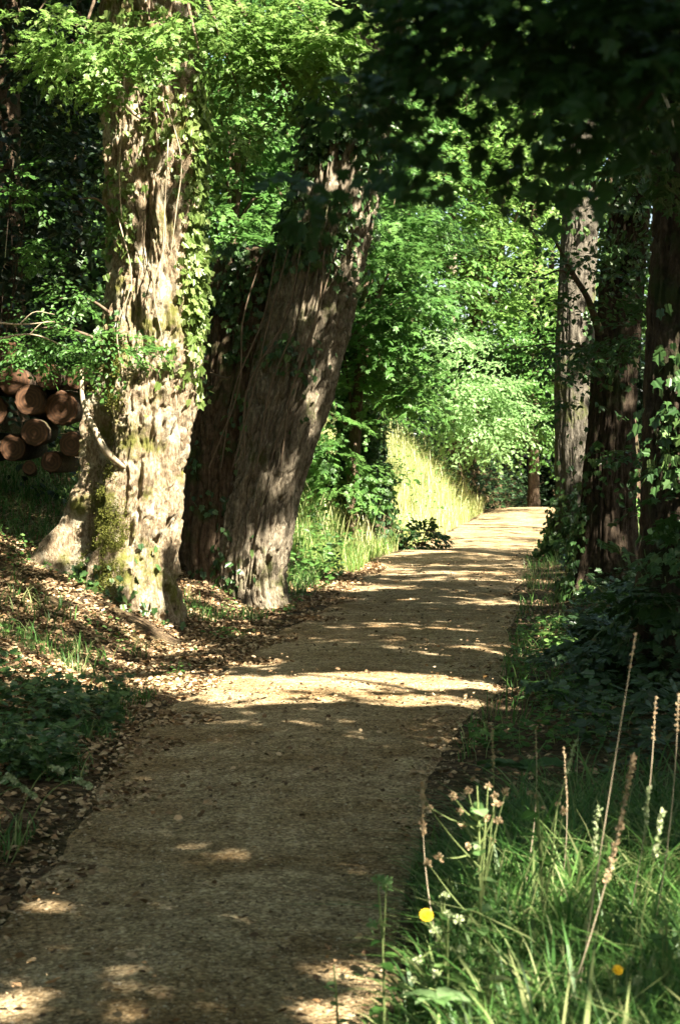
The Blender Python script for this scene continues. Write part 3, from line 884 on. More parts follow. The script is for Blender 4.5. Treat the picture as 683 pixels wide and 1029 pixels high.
px_foliage('ivy_skirt', [(650, 700, 11.2, 34, 34, 30), (612, 650, 12.5, 26, 26, 22), (640, 640, 11.6, 20, 40, 18), (670, 610, 11.2, 12, 40, 10), (600, 700, 11.6, 30, 20, 18)], M['shade_ivy'], R1, .36, .07, .4, T_IVY, shell=.2)
lb = Bag()
limb(lb, [(*at(602, 335, 18.4), .045), (*at(590, 300, 18.2), .034), (*at(575, 275, 18.1), .026), (*at(556, 240, 18.0), .012), (*at(540, 225, 18.0), .004)], 7, 16)
limb(lb, [(*at(575, 275, 18.1), .02), (*at(560, 272, 17.9), .012), (*at(540, 280, 17.8), .004)], 6, 10)
limb(lb, [(*at(610, 360, 18.4), .02), (*at(570, 345, 18), .012), (*at(500, 352, 17.9), .004)], 6, 12)
limb(lb, [(*at(630, 150, 18.4), .04), (*at(600, 110, 18.2), .03), (*at(560, 100, 18.1), .01)], 7, 12)
lb.build('branch', M['bark_dark'], R2)
lb = Bag()
limb(lb, [(*at(664, 90, 11.4), .012), (*at(672, 110, 11.1), .01), (*at(678, 135, 11), .004)], 5, 8)
lb.build('twig', M['dry_twig'], R1)

# ================================================================== THE LEAVES OVERHEAD, NEAR THE CAMERA
ov = thing('overhanging_tree', (2.3, .9, gh(2.3, .9)), 'dark maple-leaved boughs drooping over the top of the view close by', 'tree')
V, F, tri, g = tube([(2.3, .9, -.2, .3), (2.3, .9, 1.6, .22), (2.3, 1.0, 4, .18), (2.2, 1.2, 7, .12), (2.2, 1.2, 9, .05)], 40, 60, bark(.02, 5, 1, .04, 1.5, 71))
mesh('trunk', V, [F, tri], M['bark_dark'], ov, True)
lb = Bag()
for e, dd in (((620, 60), 3.2), ((520, 40), 3.3), ((430, 110), 3.4), ((350, 150), 3.5), ((560, 160), 3.3), ((640, 110), 3.1)):
    p = at(*e, dd); s0 = np.array([2.3, 1.0, 3.6])
    limb(lb, [(*s0, .03), (*((s0 * .5 + p * .5) + [0, .1, .3]), .012), (*p, .0025)], 6, 14, rough=0)
lb.build('branch', M['twig'], ov)
rows = [(660, 15, 3.1, 60, 40, 46), (600, 25, 3.1, 80, 40, 52), (530, 15, 3.2, 80, 28, 40), (570, 65, 3.2, 90, 26, 15), (650, 90, 3.1, 60, 36, 20), (450, 30, 3.3, 40, 28, 7), (470, 5, 3.2, 50, 16, 14), (500, 95, 3.3, 70, 18, 5), (440, 110, 3.4, 40, 16, 5), (370, 130, 3.5, 50, 18, 7), (410, 160, 3.5, 50, 12, 5), (500, 165, 3.4, 50, 10, 3), (580, 145, 3.3, 60, 16, 6), (300, 180, 3.6, 40, 8, 2), (345, 95, 3.6, 20, 14, 2), (405, 15, 3.3, 12, 16, 2), (560, 180, 3.4, 30, 8, 2)]
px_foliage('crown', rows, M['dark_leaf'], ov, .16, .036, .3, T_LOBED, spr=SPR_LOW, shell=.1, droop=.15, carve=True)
foliage('upper_crown', [((2.4, 1.5, 7.0), (3.2, 3.2, 1.8), 900), ((1.0, -1.5, 6.4), (2.6, 2.6, 1.4), 500), ((4.6, .8, 7.5), (2.3, 2.3, 1.3), 900)], M['canopy'], ov, .9, .15, T_SIMPLE, SPR_LOW, carve=True, keep=out_of_view(20), shell=.4)  # unseen crown, last clump added to block stray sun on the near path


# ================================================================== TREES ADDED TO CLOSE THE CANOPY AND SHADE THE SCENE
def roof_tree(x, y, h, r, n, label, name='added_shade_tree', tr=.3, mat='bark_dark', lean=0):
    z = gh(x, y)
    t = thing(name, (x, y, z), label, 'tree', 'trees added to shade the scene')
    V, F, tri, g = tube([(x, y, z - .3, tr * 1.3), (x, y, z + .5, tr), (x + lean * .3, y, h * .5, tr * .8), (x + lean, y, h, tr * .4), (x + lean, y, h + r * .5, tr * .1)], 36, 70, bark(.03, 5, 1, .05, 1.5, int(abs(x * 7 + y)) % 90))
    mesh('trunk', V, [F, tri], M[mat], t, True)
    lb = Bag()
    for k in range(9):
        a = rng.uniform(0, 6.28); e = np.array([x + lean + math.cos(a) * r * .8, y + math.sin(a) * r * .8, h + rng.uniform(-.2, .4) * r])
        if not out_of_view(10)(e[None])[0]: continue
        s0 = np.array([x + lean * .7, y, h * rng.uniform(.62, .9)])
        if out_of_view(10)(((s0 + e) / 2)[None])[0]: limb(lb, [(*s0, tr * .35), (*((s0 + e) / 2 + [0, 0, .3]), tr * .2), (*e, .01)], 6, 10, rough=0)
    lb.build('limb', M['bark_dark'], t)
    foliage('crown', [((x + lean, y, h + .3), (r, r, r * .62), n * .6), ((x + lean + r * .4, y - r * .4, h - .6), (r * .7, r * .7, r * .4), n * .2), ((x + lean - r * .5, y + r * .3, h - .2), (r * .7, r * .7, r * .4), n * .2)],
            M['canopy'], t, 1.0, .17, T_SIMPLE, SPR_LOW, carve=True, keep=out_of_view(20), shell=.35)
    return t


for a in ((6.5, -3.5, 9, 4.2, 2000, 'unseen shade tree added behind and right of the viewpoint'),
          (7.5, 4.0, 9.5, 4.2, 2000, 'unseen shade tree added right of the near grass'),
          (9.0, 11.5, 10, 4.2, 1000, 'unseen shade tree added beyond the thick edge trunk'),
          (10.5, 20.0, 10.5, 4.0, 700, 'unseen shade tree added in the wood on the right'),
          (1.5, -8.0, 9, 4.5, 1300, 'unseen shade tree added behind the viewpoint'),
          (-5.0, -2.0, 9, 4.0, 1200, 'unseen shade tree added behind and left of the viewpoint'),
          (-5.5, 8.5, 8.5, 3.8, 1300, 'unseen shade tree added on the left bank before the pale trunk'),
          (-8.0, 17.0, 9.5, 4.2, 1300, 'unseen shade tree added left of the log pile'),
          (9.5, 50.0, 8.5, 4.2, 700, 'unseen shade tree added beyond the bend of the path'),
          (-4.5, 25.5, 10.5, 4.0, 900, 'shade tree added in the wood behind the logs')):
    roof_tree(*a)

# ================================================================== THE WOOD BEHIND
def bushy(name, label, cat, stem, rows, mat, length, leaf, group=None, stem_mat='bark_dark', tmpl=T_SIMPLE, depth_r=1.2, nlimb=7, stem_r=.09, stem_top=None, **kw):
    """stem: (px, d): where it grows; stem_top: (px,py)"""
    px, d = stem; x = at(px, 500, d)[0]; z = gh(x, d)
    t = thing(name, (x, d, z), label, cat, group)
    tp = at(stem_top[0], stem_top[1], d) if stem_top else at(rows[0][0], rows[0][1], d)
    base = np.array([x, d, z - .2])
    lb = Bag()
    limb(lb, [(*base, stem_r * 1.2), (*(base * .6 + tp * .4 + [rng.normal(0, .08), 0, 0]), stem_r), (*tp, stem_r * .5)], 12, 26)
    lb.build('trunk' if cat == 'tree' else 'stem', M[stem_mat], t)
    lb = Bag()
    for px_, py_, dd, rx, rz, n in rows[:nlimb + 4]:
        e = at(px_ + rng.normal(0, rx * .3), py_ + rng.normal(0, rz * .3), dd)
        f = rng.uniform(.35, .8); s0 = base * (1 - f) + tp * f
        limb(lb, [(*s0, stem_r * .45), (*((s0 + e) / 2 + [0, 0, .15]), stem_r * .25), (*e, .008)], 5, 10, rough=0)
    lb.build('branch', M[stem_mat], t)
    px_foliage('crown' if cat == 'tree' else 'foliage', rows, mat, t, length, leaf, depth_r, tmpl, **kw)
    return t


# between the two left-hand trees and behind them
bushy('young_maple', 'bright green young tree between the pale trunk and leaning trunk', 'tree', (232, 27), [(240, 130, 27, 36, 40, 60), (250, 190, 27, 36, 36, 60), (225, 230, 27.5, 30, 30, 40), (230, 70, 27, 40, 36, 40), (270, 60, 27.5, 30, 40, 30), (210, 300, 27, 26, 40, 40), (210, 400, 27, 22, 50, 40), (260, 240, 27, 30, 20, 24)], M['mid_leaf'], .7, .10, shell=.3, tmpl=T_LOBED, gap=.2)
bushy('hazel', 'green leafy tree just right of the leaning trunk', 'tree', (352, 28), [(370, 250, 28, 36, 40, 70), (400, 300, 28, 40, 40, 80), (360, 340, 28, 36, 40, 80), (335, 400, 28, 30, 36, 60), (325, 435, 27.5, 26, 22, 36), (395, 370, 28.5, 40, 36, 70), (420, 240, 29, 36, 30, 50), (400, 200, 29, 34, 26, 30), (345, 470, 27.5, 24, 20, 24)], M['mid_leaf'], .7, .10, tmpl=T_LOBED, shell=.3, gap=.3)
bushy('hornbeam', 'pale green shrub arching over the sunny grass bank', 'shrub', (470, 46), [(450, 370, 43, 46, 36, 110), (420, 345, 43, 44, 30, 90), (480, 400, 43, 36, 28, 90), (484, 426, 43, 24, 20, 44), (500, 438, 43, 16, 8, 10)], M['pale_leaf'], .9, .10, droop=.55, shell=.3, gap=.25)
bushy('lime_tree', 'tall sunlit tree closing the view above the path bend', 'tree', (470, 50), [(480, 250, 48, 60, 50, 130), (440, 180, 48, 60, 50, 120), (520, 190, 48, 50, 50, 110), (500, 130, 48, 60, 40, 100), (430, 110, 48, 60, 40, 90), (500, 320, 48, 50, 40, 110), (545, 280, 47, 30, 50, 70), (400, 60, 48, 60, 50, 70), (520, 60, 48, 70, 50, 80), (480, -10, 48, 120, 40, 100)], M['bright_leaf'], 1.2, .15, stem_r=.22, shell=.35, gap=.36, depth_r=2.2)
bushy('beech', 'mid green tree drooping over the dark gap in the wood', 'tree', (535, 52), [(530, 360, 46, 30, 30, 70), (515, 400, 45, 30, 26, 60), (545, 410, 46, 26, 30, 50), (530, 330, 46, 36, 26, 50)], M['mid_leaf'], 1.0, .12, stem_r=.14, shell=.35)
bushy('ash_tree', 'sunlit tree seen between the grey trunk and slanting trunk', 'tree', (640, 36), [(615, 170, 36, 34, 46, 60), (620, 240, 36, 30, 40, 50), (640, 300, 36, 40, 50, 50), (630, 400, 36, 36, 60, 50), (625, 480, 36, 30, 50, 40), (600, 100, 36, 50, 50, 60), (660, 200, 36, 40, 80, 50)], M['mid_leaf'], .9, .12, stem_r=.15, shell=.35, carve=True)
bushy('field_maple', 'green tree filling the gap over the leaning trunk', 'tree', (300, 38), [(300, 100, 38, 60, 60, 90), (380, 130, 38, 50, 60, 80), (260, 180, 38, 60, 60, 70), (330, 20, 38, 80, 40, 80), (240, 60, 38, 60, 60, 60), (410, 200, 38, 40, 50, 60), (440, 260, 39, 40, 40, 50), (330, 280, 38, 60, 60, 60), (250, 300, 38, 60, 60, 60), (340, 380, 38, 60, 50, 60)], M['mid_leaf'], 1.1, .14, stem_r=.2, shell=.3, depth_r=1.5, gap=.3)

# ivy-clad trunk beyond the leaning tree
T3, VT3, GT3 = side_tree('ivy_clad_tree', 'slim trunk wholly wrapped in ivy beside the yellow grass', [(505, 340, 386), (480, 343, 383), (440, 346, 380), (400, 348, 379), (350, 350, 378), (280, 354, 378), (200, 358, 378), (100, 362, 380), (0, 366, 382)], 29.5, M['bark_dark'], .03, 5, 5200,
    lambda px, py, P, N: np.ones_like(px) * (.4 + g2(px, py, 362, 450, 40, 60)), seed=61, seg=50, ring=90, ivy_size=.10)
px_foliage('ivy_skirt', [(358, 470, 29.3, 18, 22, 40), (345, 490, 29, 16, 12, 24), (364, 430, 29.3, 10, 30, 24)], M['ivy'], T3, .4, .08, .4, T_IVY, shell=.3)

# dark far trunks in the gap at the bend and on the left
far = [(508, 58, 9, 'slim dark trunk at the left of the shaded gap', 'bark_dark'), (522, 60, 7, 'thin pale trunk in the middle of the shaded gap', 'bark_silver'), (536, 57, 12, 'wider dark trunk in the shaded gap', 'bark_dark'), (551, 62, 8, 'thin dark trunk beside the grey-barked tree', 'bark_dark'),
       (20, 34, 26, 'broad black trunk in the dark wood at far left', 'bark_dark'), (75, 30, 16, 'black trunk just left of the pale gnarled tree', 'bark_dark'), (-20, 27, 26, 'black trunk at the left edge behind the logs', 'bark_dark'), (240, 44, 10, 'thin trunk seen between the two big left trees', 'bark_dark'), (455, 56, 12, 'slim trunk high behind the arching shrub', 'bark_grey'), (415, 52, 8, 'slim straight trunk behind the sunny bank', 'bark_dark')]
for px, d, wpx, lab, mt in far:
    x = at(px, 500, d)[0]; z = gh(x, d); r = px_r(d, wpx / 2)
    t = thing('distant_tree', (x, d, z), lab, 'tree', 'trunks in the wood behind')
    V, F, tri, g = tube([(x, d, z - .3, r * 1.3), (x, d, z + .6, r), (x + rng.normal(0, .2), d, z + 6, r * .85), (x + rng.normal(0, .4), d, z + 13, r * .5)], 24, 60, bark(r * .15, 4, 1, r * .2, 1, px % 40))
    mesh('trunk', V, [F, tri], M[mt], t, True)
    foliage('crown', [((x, d, z + 12), (3, 3, 2.6), 160)], M['canopy'], t, 1.3, .3, T_SIMPLE, SPR_LOW, shell=.3)

# the wood that closes every view: one mass of foliage
C, O = [], []
for (x0, x1, y0, y1, z0, z1, n) in ((-34, 30, 66, 84, -2, 26, 9500), (-34, -9, 24, 66, 0, 17, 5500), (12, 34, 26, 70, 0, 15, 2600), (-9, -4.6, 28, 40, 1.0, 11, 1500), (-3.6, 1, 46, 58, 0, 12, 900),
                                      (-34, 34, -28, -17, 0, 15, 2600), (15, 34, -17, 26, 0, 12, 2200), (-34, -13, -17, 24, 0, 15, 2200)):  # unseen foliage around the camera, added to cut the sky light
    p = np.stack([rng.uniform(x0, x1, n), rng.uniform(y0, y1, n), z0 + (z1 - z0) * rng.random(n) ** .9], 1)
    g = fbm(p[:, 0] * .35, p[:, 1] * .35, p[:, 2] * .45, 91, 3); p = p[g > .36]
    C.append(p); O.append(unit(rng.normal(size=p.shape)))
C, O = np.concatenate(C), np.concatenate(O)
P, D, N, S, R = sprays(C, O, 1.9, .38, T_SIMPLE, SPR_LOW)
m = P[:, 2] > ground_h(P[:, 0], P[:, 1], False)
tag(leaves_obj('distant_woodland', P[m], D[m], N[m], S[m], T_SIMPLE, M['canopy'], None, R[m]), 'deep woodland foliage closing the view behind the trees', 'woodland', kind='stuff')
# understorey on the left behind the logs, leaves coloured near black for shade
C = np.stack([rng.uniform(-9, -2.3, 4200), rng.uniform(20.5, 30, 4200), rng.uniform(.8, 9.5, 4200)], 1)
C = C[(fbm(C[:, 0] * .6, C[:, 1] * .6, C[:, 2] * .6, 93, 2) > .36) & ~((C[:, 0] > -3.2) & (C[:, 1] < 24))]
P, D, N, S, R = sprays(C, unit(rng.normal(size=C.shape)), .9, .13, T_SIMPLE, SPR_LOW)
tag(leaves_obj('understorey', P, D, N, S, T_SIMPLE, M['deep_shade'], None, R), 'undergrowth coloured black-green for the deep shade behind the log pile', 'undergrowth', kind='stuff')

bushy('elder_bush', 'lit spray of ivy-green leaves at the left edge above the logs', 'shrub', (-30, 17.5), [(12, 160, 17, 7, 12, 3), (26, 185, 17, 8, 12, 4), (40, 212, 17, 8, 12, 4), (52, 245, 17, 7, 12, 4), (40, 252, 17, 12, 5, 3), (10, 195, 17, 12, 6, 2)], M['mid_leaf'], .30, .055, depth_r=.2, shell=.2, stem_r=.010, stem_top=(30, 190), stem_mat='bark_shaded')

C = np.stack([rng.uniform(2.5, 13, 3200), rng.uniform(59.5, 63, 3200), rng.uniform(-1.5, 5.0, 3200)], 1)  # near-black thicket added to darken the gap beyond the bend
P, D, N, S, R = sprays(C, unit(rng.normal(size=C.shape)), 1.1, .18, T_SIMPLE, SPR_LOW)
tag(leaves_obj('shade_thicket', P, D, N, S, T_SIMPLE, M['deep_shade'], None, R), 'thicket coloured black as shade behind the far bend of the path', 'undergrowth', kind='stuff')

# ================================================================== THE LOG PILE
m_end, n, out = newmat('sawn_wood')
tc = n.nodes.new('ShaderNodeTexCoord'); wv = n.nodes.new('ShaderNodeTexWave'); wv.wave_type = 'RINGS'; wv.rings_direction = 'Y'; wv.inputs['Detail Scale'].default_value = 2.2
wv.inputs['Scale'].default_value = 9; wv.inputs['Distortion'].default_value = 5; wv.inputs['Detail'].default_value = 6
n.links.new(tc.outputs['Object'], wv.inputs[0])
rp = ramp(n, [(.0, (.06, .027, .010)), (.5, (.085, .037, .013)), (1, (.115, .052, .019))]); n.links.new(wv.outputs[0], rp.inputs[0])
bs = n.nodes.new('ShaderNodeBsdfPrincipled'); bs.inputs['Roughness'].default_value = .8
n.links.new(rp.outputs[0], bs.inputs[0]); n.links.new(bs.outputs[0], out.inputs[0])
# px, py, radius px, label
logs = [(13, 450, 15, 'pale round log at the bottom left of the pile'), (52, 464, 12, 'small round log low at the foot of the pile nearest the tree'),
        (30, 470, 8, 'thin log wedged between two logs at the foot of the pile'), (62, 410, 19, 'large orange-brown log at the right end of the middle row'),
        (30, 402, 17, 'split-looking brown log in the middle row left of the largest'), (14, 382, 17, 'reddish log high at the left of the pile'),
        (-8, 412, 17, 'log cut by the left edge in the middle row'), (48, 378, 14, 'shaded log on top of the middle row'), (35, 435, 15, 'dark log in the shadow at the middle of the pile'),
        (-15, 450, 16, 'log beyond the left edge on the ground'), (72, 446, 14, 'dark log half hidden by the hollow tree root'), (-20, 380, 16, 'log beyond the left edge in the upper row'),
        (5, 352, 14, 'dark log lying on the top row at the left'), (78, 380, 13, 'shaded log on the top row touching the tree')]
for k, (px, py, rp_, lab) in enumerate(logs):
    d = 19.4 + rng.uniform(-.2, .2); c = at(px, py, d); r = px_r(d, rp_ * .92)
    t = thing('cut_log', c, lab, 'log', 'logs stacked behind the pale tree')
    yaw = rng.normal(0, .09)
    L = 1.3
    e = c + np.array([math.sin(yaw) * L, L, rng.normal(0, .03)])
    V, F, tri, g = tube([(*c, r), (*((c + e) / 2), r * 1.02), (*e, r * .96)], 36, 20, bark(r * .07, 4, 2, r * .12, 1.5, k))
    mesh('bark', V, [F, tri], M['bark_dark'], t, True)
    ring = V[:36]; cc = ring.mean(0)
    ringi = cc + (ring - cc) * .93; lip = np.vstack([ring, ringi + [0, -.012, 0], [cc + [0, -.012, 0]]])
    jj = np.arange(36); q = np.stack([jj, (jj + 1) % 36, 36 + (jj + 1) % 36, 36 + jj], -1)
    tr_ = np.stack([36 + jj, 36 + (jj + 1) % 36, np.full(36, 72)], -1)
    o = mesh('sawn_end', lip, [q, tr_], m_end, t, False)

# ================================================================== GRASS, LITTER AND PLANTS
def blades(P, H, lean, width, seg=3, curl=.5, yaw=None):
    """tapered bent blades; returns V,F"""
    n = len(P); a = rng.uniform(0, 6.283, n) if yaw is None else yaw
    dirx, diry = np.cos(a), np.sin(a)
    wx, wy = -diry, dirx
    lv = []
    for k in range(seg + 1):
        f = k / seg
        off = lean * f ** (1 + curl * 2)
        z = H * (f - .28 * lean / np.maximum(H, .01) * f ** 3)
        wd = width * (1 - f) ** .7 * (.6 if k == 0 else 1)
        c = P + np.stack([dirx * off, diry * off, z], 1)
        if k < seg:
            s = np.stack([wx * wd, wy * wd, np.zeros(n)], 1) * .5
            lv += [c - s, c + s]
        else: lv.append(c)
    V = np.stack(lv, 1); m = V.shape[1]
    F4 = np.array([[2 * k, 2 * k + 1, 2 * k + 3, 2 * k + 2] for k in range(seg - 1)])
    F3 = np.array([[2 * seg - 2, 2 * seg - 1, 2 * seg]])
    b = (np.arange(n) * m)[:, None, None]
    return V.reshape(-1, 3), (F4[None] + b).reshape(-1, 4), (F3[None] + b).reshape(-1, 3)


def grass_obj(name, XY, H, lean, width, mat, label, rnd=None, cat='grass', seg=3, curl=.5, root=None):
    z = ground_h(XY[:, 0], XY[:, 1]) - .01
    P = np.column_stack([XY, z]); n = len(P)
    V, F4, F3 = blades(P, H, lean, width, seg, curl)
    if rnd is None: rnd = rng.random(n)
    A = np.concatenate([np.repeat(rnd, seg - 1), rnd])
    o = mesh(name, V, [F4, F3], mat, root, False, {'rnd': np.clip(A, 0, 1)})
    if label: tag(o, label, cat, kind='stuff')
    return o


def area(n, x0, x1, y0, y1, cond, clump=0, seed=0):
    x = rng.uniform(x0, x1, n); y = rng.uniform(y0, y1, n)
    m = cond(x, y)
    if clump: m &= fbm(x * 2.2, y * 2.2, 0, seed, 3) > clump
    return np.column_stack([x[m], y[m]])


sl = lambda x, y: edge_l(y) - x      # metres left of the path
sr_ = lambda x, y: x - edge_r(y)     # metres right of the path

# near right corner
XY = area(46000, .0, 3.0, 2.6, 9.5, lambda x, y: (sr_(x, y) > -.12 + .25 * vnoise(x * 3, y * 3, 0, 2) + .55 * sstep(7.2, 9, y)) & (rng.random(len(x)) < 1 - .93 * sstep(6.8, 8.2, y) * sstep(1.6, .9, sr_(x, y)) - .4 * sstep(7, 9, y)), .30, 4)
n_ = len(XY); hh = rng.uniform(.14, .46, n_) * sstep(-.1, .4, sr_(XY[:, 0], XY[:, 1])) * (.6 + .7 * fbm(XY[:, 0] * 2, XY[:, 1] * 2, 0, 8, 2)) + .05
grass_obj('near_grass', XY, hh, hh * rng.uniform(.3, 1.4, n_), .005 + .019 * rng.random(n_) ** 1.8, M['grass'], 'thick green grass in the near right corner', seg=5, curl=.6)
# right verge further on
XY = area(42000, .6, 8, 9.5, 40, lambda x, y: (sr_(x, y) > 0) & (sr_(x, y) < 2.6), .48, 14)
n_ = len(XY); hh = rng.uniform(.06, .24, n_)
grass_obj('verge_grass', XY, hh, hh * rng.uniform(.2, .9, n_), rng.uniform(.006, .014, n_), M['grass'], 'low green grass on the right verge under the trees')
# left bank near
XY = area(16000, -3.5, -.9, 5, 13, lambda x, y: (sl(x, y) > .12), .58, 24)
n_ = len(XY); hh = rng.uniform(.05, .2, n_)
grass_obj('bank_grass', XY, hh, hh * rng.uniform(.3, 1, n_), rng.uniform(.005, .012, n_), M['grass'], 'dark grass low on the left bank nearest the view')
# behind the pale tree, below the logs; between the trees
XY = area(46000, -6, 1.6, 12.5, 29, lambda x, y: (sl(x, y) > .35) & ((fbm(x * 1.3, y * 1.3, 0, 34, 3) > .60) | ((y > 17.3) & (x < -2.0)) | (y > 20.5)), 0)
n_ = len(XY); hh = rng.uniform(.05, .22, n_) * np.where(XY[:, 1] > 20, 1.6, 1)
grass_obj('wood_grass', XY, hh, hh * rng.uniform(.3, 1, n_), rng.uniform(.008, .016, n_), M['grass'], 'patchy green grass around the two big left trees')
# tall pale grass on the sunny bank
XY = area(70000, -1.5, 5, 24, 47, lambda x, y: (sl(x, y) > -.02) & (sl(x, y) < 3.0), 0)
n_ = len(XY); dry = sstep(25.5, 32, XY[:, 1] + rng.normal(0, 1.6, n_))
hh = (rng.uniform(.15, .45, n_) + .10 * dry) * (.55 + .9 * fbm(XY[:, 0] * 1.3, XY[:, 1] * 1.3, 0, 19, 2))
grass_obj('tall_grass', XY, hh, hh * rng.uniform(.15, .7, n_), rng.uniform(.008, .018, n_), M['dry_grass'], 'tall yellowing grass on the sunlit bank at the bend', rnd=np.clip(.05 + dry * .55 + rng.normal(0, .30, n_), 0, 1), seg=4)


def litter(name, XY, size, mat, label, tmpl=T_LITTER, lift=.006, rnd=None, flat=.35, cat='leaves'):
    n = len(XY); z = ground_h(XY[:, 0], XY[:, 1]) + lift + rng.random(n) * lift * 2
    a = rng.uniform(0, 6.283, n)
    D = np.stack([np.cos(a), np.sin(a), rng.normal(0, flat * .6, n)], 1)
    N = unit(np.array([0, 0, 1.]) + rng.normal(0, flat, (n, 3)))
    o = leaves_obj(name, np.column_stack([XY, z]), D, N, size, tmpl, mat, None, rnd)
    return tag(o, label, cat, kind='stuff')


XY = area(190000, -6, .8, 5, 26, lambda x, y: (sl(x, y) > -.45 + .6 * vnoise(x * 2, y * 2, 0, 51)) & (rng.random(len(x)) < .45 + .55 * sstep(8.5, 11, y)), .30, 52)
litter('leaf_litter', XY, rng.uniform(.018, .055, len(XY)), M['litter'], 'brown and tan dead leaves covering the left bank')
XY = area(26000, .2, 6, 7, 30, lambda x, y: (sr_(x, y) > -.4 + .5 * vnoise(x * 2, y * 2, 0, 61)), .42, 62)
litter('verge_litter', XY, rng.uniform(.018, .05, len(XY)), M['litter'], 'brown dead leaves along the right edge of the path')
XY = area(52000, -1.6, 3, 3, 26, lambda x, y: (sl(x, y) < 0) & (sr_(x, y) < 0) & (rng.random(len(x)) < .18 + .8 * sstep(.62, .35, fbm(x * 1.4, y * 1.4, 0, 131, 3)) * np.exp(-np.abs(y - 8) / 6)), 0)
litter('path_leaves', XY, .008 + .034 * rng.random(len(XY)) ** 2.6, M['litter'], 'scattered small dead leaves lying on the gravel', lift=.032, rnd=rng.random(len(XY)) ** 1.6)
# grit on the path
n_ = 42000
y = 3 + 27 * rng.random(n_) ** 1.5; t_ = rng.uniform(-.03, 1.03, n_); x = edge_l(y) + (edge_r(y) - edge_l(y)) * t_
s = rng.uniform(.0015, .005, n_) * rng.choice([1, 1, 1, 1.8], n_)
z = ground_h(x, y) + .012 + .018 * np.exp(-((t_ - .5) / .2) ** 2)
oc = np.array([[1, 0, 0], [0, 1, 0], [-1, 0, 0], [0, -1, 0], [0, 0, .7], [0, 0, -.5]], float); of = np.array([[0, 1, 4], [1, 2, 4], [2, 3, 4], [3, 0, 4]])
a = rng.uniform(0, 6.28, n_); ca, sa = np.cos(a), np.sin(a)
ov_ = oc[None] * rng.uniform(.6, 1.4, (n_, 1, 3))
VX = ov_[..., 0] * ca[:, None] - ov_[..., 1] * sa[:, None]; VY = ov_[..., 0] * sa[:, None] + ov_[..., 1] * ca[:, None]
V = np.stack([VX, VY, ov_[..., 2]], -1) * s[:, None, None] + np.stack([x, y, z], 1)[:, None]
F = of[None] + (np.arange(n_) * 6)[:, None, None]
tag(mesh('grit', V.reshape(-1, 3), F.reshape(-1, 3), M['pebble'], None, False, {'rnd': np.repeat(rng.random(n_), 4)}), 'loose grit and small stones over the gravel path', 'gravel', kind='stuff')

# ivy and low plants on the ground
def ground_cover(name, XY, h, size, mat, label, tmpl=T_IVY):
    n = len(XY); z = ground_h(XY[:, 0], XY[:, 1]) + rng.random(n) * h
    a = rng.uniform(0, 6.283, n)
    D = np.stack([np.cos(a), np.sin(a), rng.uniform(-.5, .3, n)], 1); N = unit(np.array([0, -.3, 1.]) + rng.normal(0, .35, (n, 3)))
    return tag(leaves_obj(name, np.column_stack([XY, z]), D, N, size, tmpl, mat), label, 'ground cover', kind='stuff')


XY = area(30000, 1.0, 6, 8.3, 27, lambda x, y: sr_(x, y) > .35 + .5 * vnoise(x * 1.6, y * 1.6, 0, 73), .38, 74)
ground_cover('ivy_carpet', XY, .32, rng.uniform(.04, .09, len(XY)), M['shade_ivy'], 'ivy coloured dark for the shade between the trunks on the right')
XY = area(14000, .6, 3, 9.5, 17, lambda x, y: (sr_(x, y) > .05) & (sr_(x, y) < .9), .56, 84)
ground_cover('verge_plants', XY, .14, rng.uniform(.03, .06, len(XY)), M['mid_leaf'], 'small bright green seedlings on the right verge', T_SIMPLE)
XY = area(30000, -3.5, -1.0, 5, 11.5, lambda x, y: (sl(x, y) > .08 + .5 * vnoise(x * 2, y * 2, 0, 93)) & ((fbm(x * 2, y * 2, 0, 94, 3) > .5) | (y < 9.5) & (fbm(x * 3, y * 3, 0, 95, 3) > .36)))
ground_cover('bank_plants', XY, .22, rng.uniform(.03, .07, len(XY)), M['ivy'], 'low dark nettles and ivy at the near left edge')
XY = area(16000, -5, .3, 12.5, 22, lambda x, y: sl(x, y) > .15, .60, 104)
ground_cover('seedlings', XY, .10, rng.uniform(.025, .05, len(XY)), M['mid_leaf'], 'small green seedlings among the leaves by the left trees', T_SIMPLE)
XY = area(9000, -1.2, 2.4, 20.5, 31, lambda x, y: (sl(x, y) > .15) & (sl(x, y) < 2.5), .45, 114)
ground_cover('bramble', XY, .45, rng.uniform(.05, .1, len(XY)), M['mid_leaf'], 'leafy brambles on the bank beyond the leaning tree', T_SIMPLE)


XY = area(16000, -1, 5, 28, 46, lambda x, y: (sl(x, y) > .05) & (sl(x, y) < 3), .60, 124)
ground_cover('bank_weeds', XY, .5, rng.uniform(.05, .10, len(XY)), M['mid_leaf'], 'leafy green weeds growing through the tall pale grass', T_SIMPLE)
XY = area(2600, -1, 5, 25, 46, lambda x, y: (sl(x, y) > .05) & (sl(x, y) < 3), .40, 125)
n_ = len(XY); hh = rng.uniform(.5, 1.0, n_)
grass_obj('flowering_grass', XY, hh, hh * rng.uniform(.1, .5, n_), rng.uniform(.012, .026, n_), M['dry_grass'], 'sparse taller flowering stems above the pale grass bank', rnd=rng.uniform(.5, 1, n_), seg=4)
XY = area(26000, -2, 12, 43, 62, lambda x, y: (sl(x, y) > -.1 + .5 * sstep(50, 44, y)) & (sl(x, y) < 9), .30, 126)
ground_cover('shade_cover', XY, .6, rng.uniform(.10, .18, len(XY)), M['shade_ivy'], 'low undergrowth coloured dark for the shade where the path bends away')  # dark cover added over bare soil so the bend looks shaded
bb = hit(421, 553); bt = thing('bramble_bush', (bb[0], bb[1], gh(bb[0], bb[1])), 'low dark green bramble clump at the foot of the yellow grass bank', 'shrub')
lb = Bag()
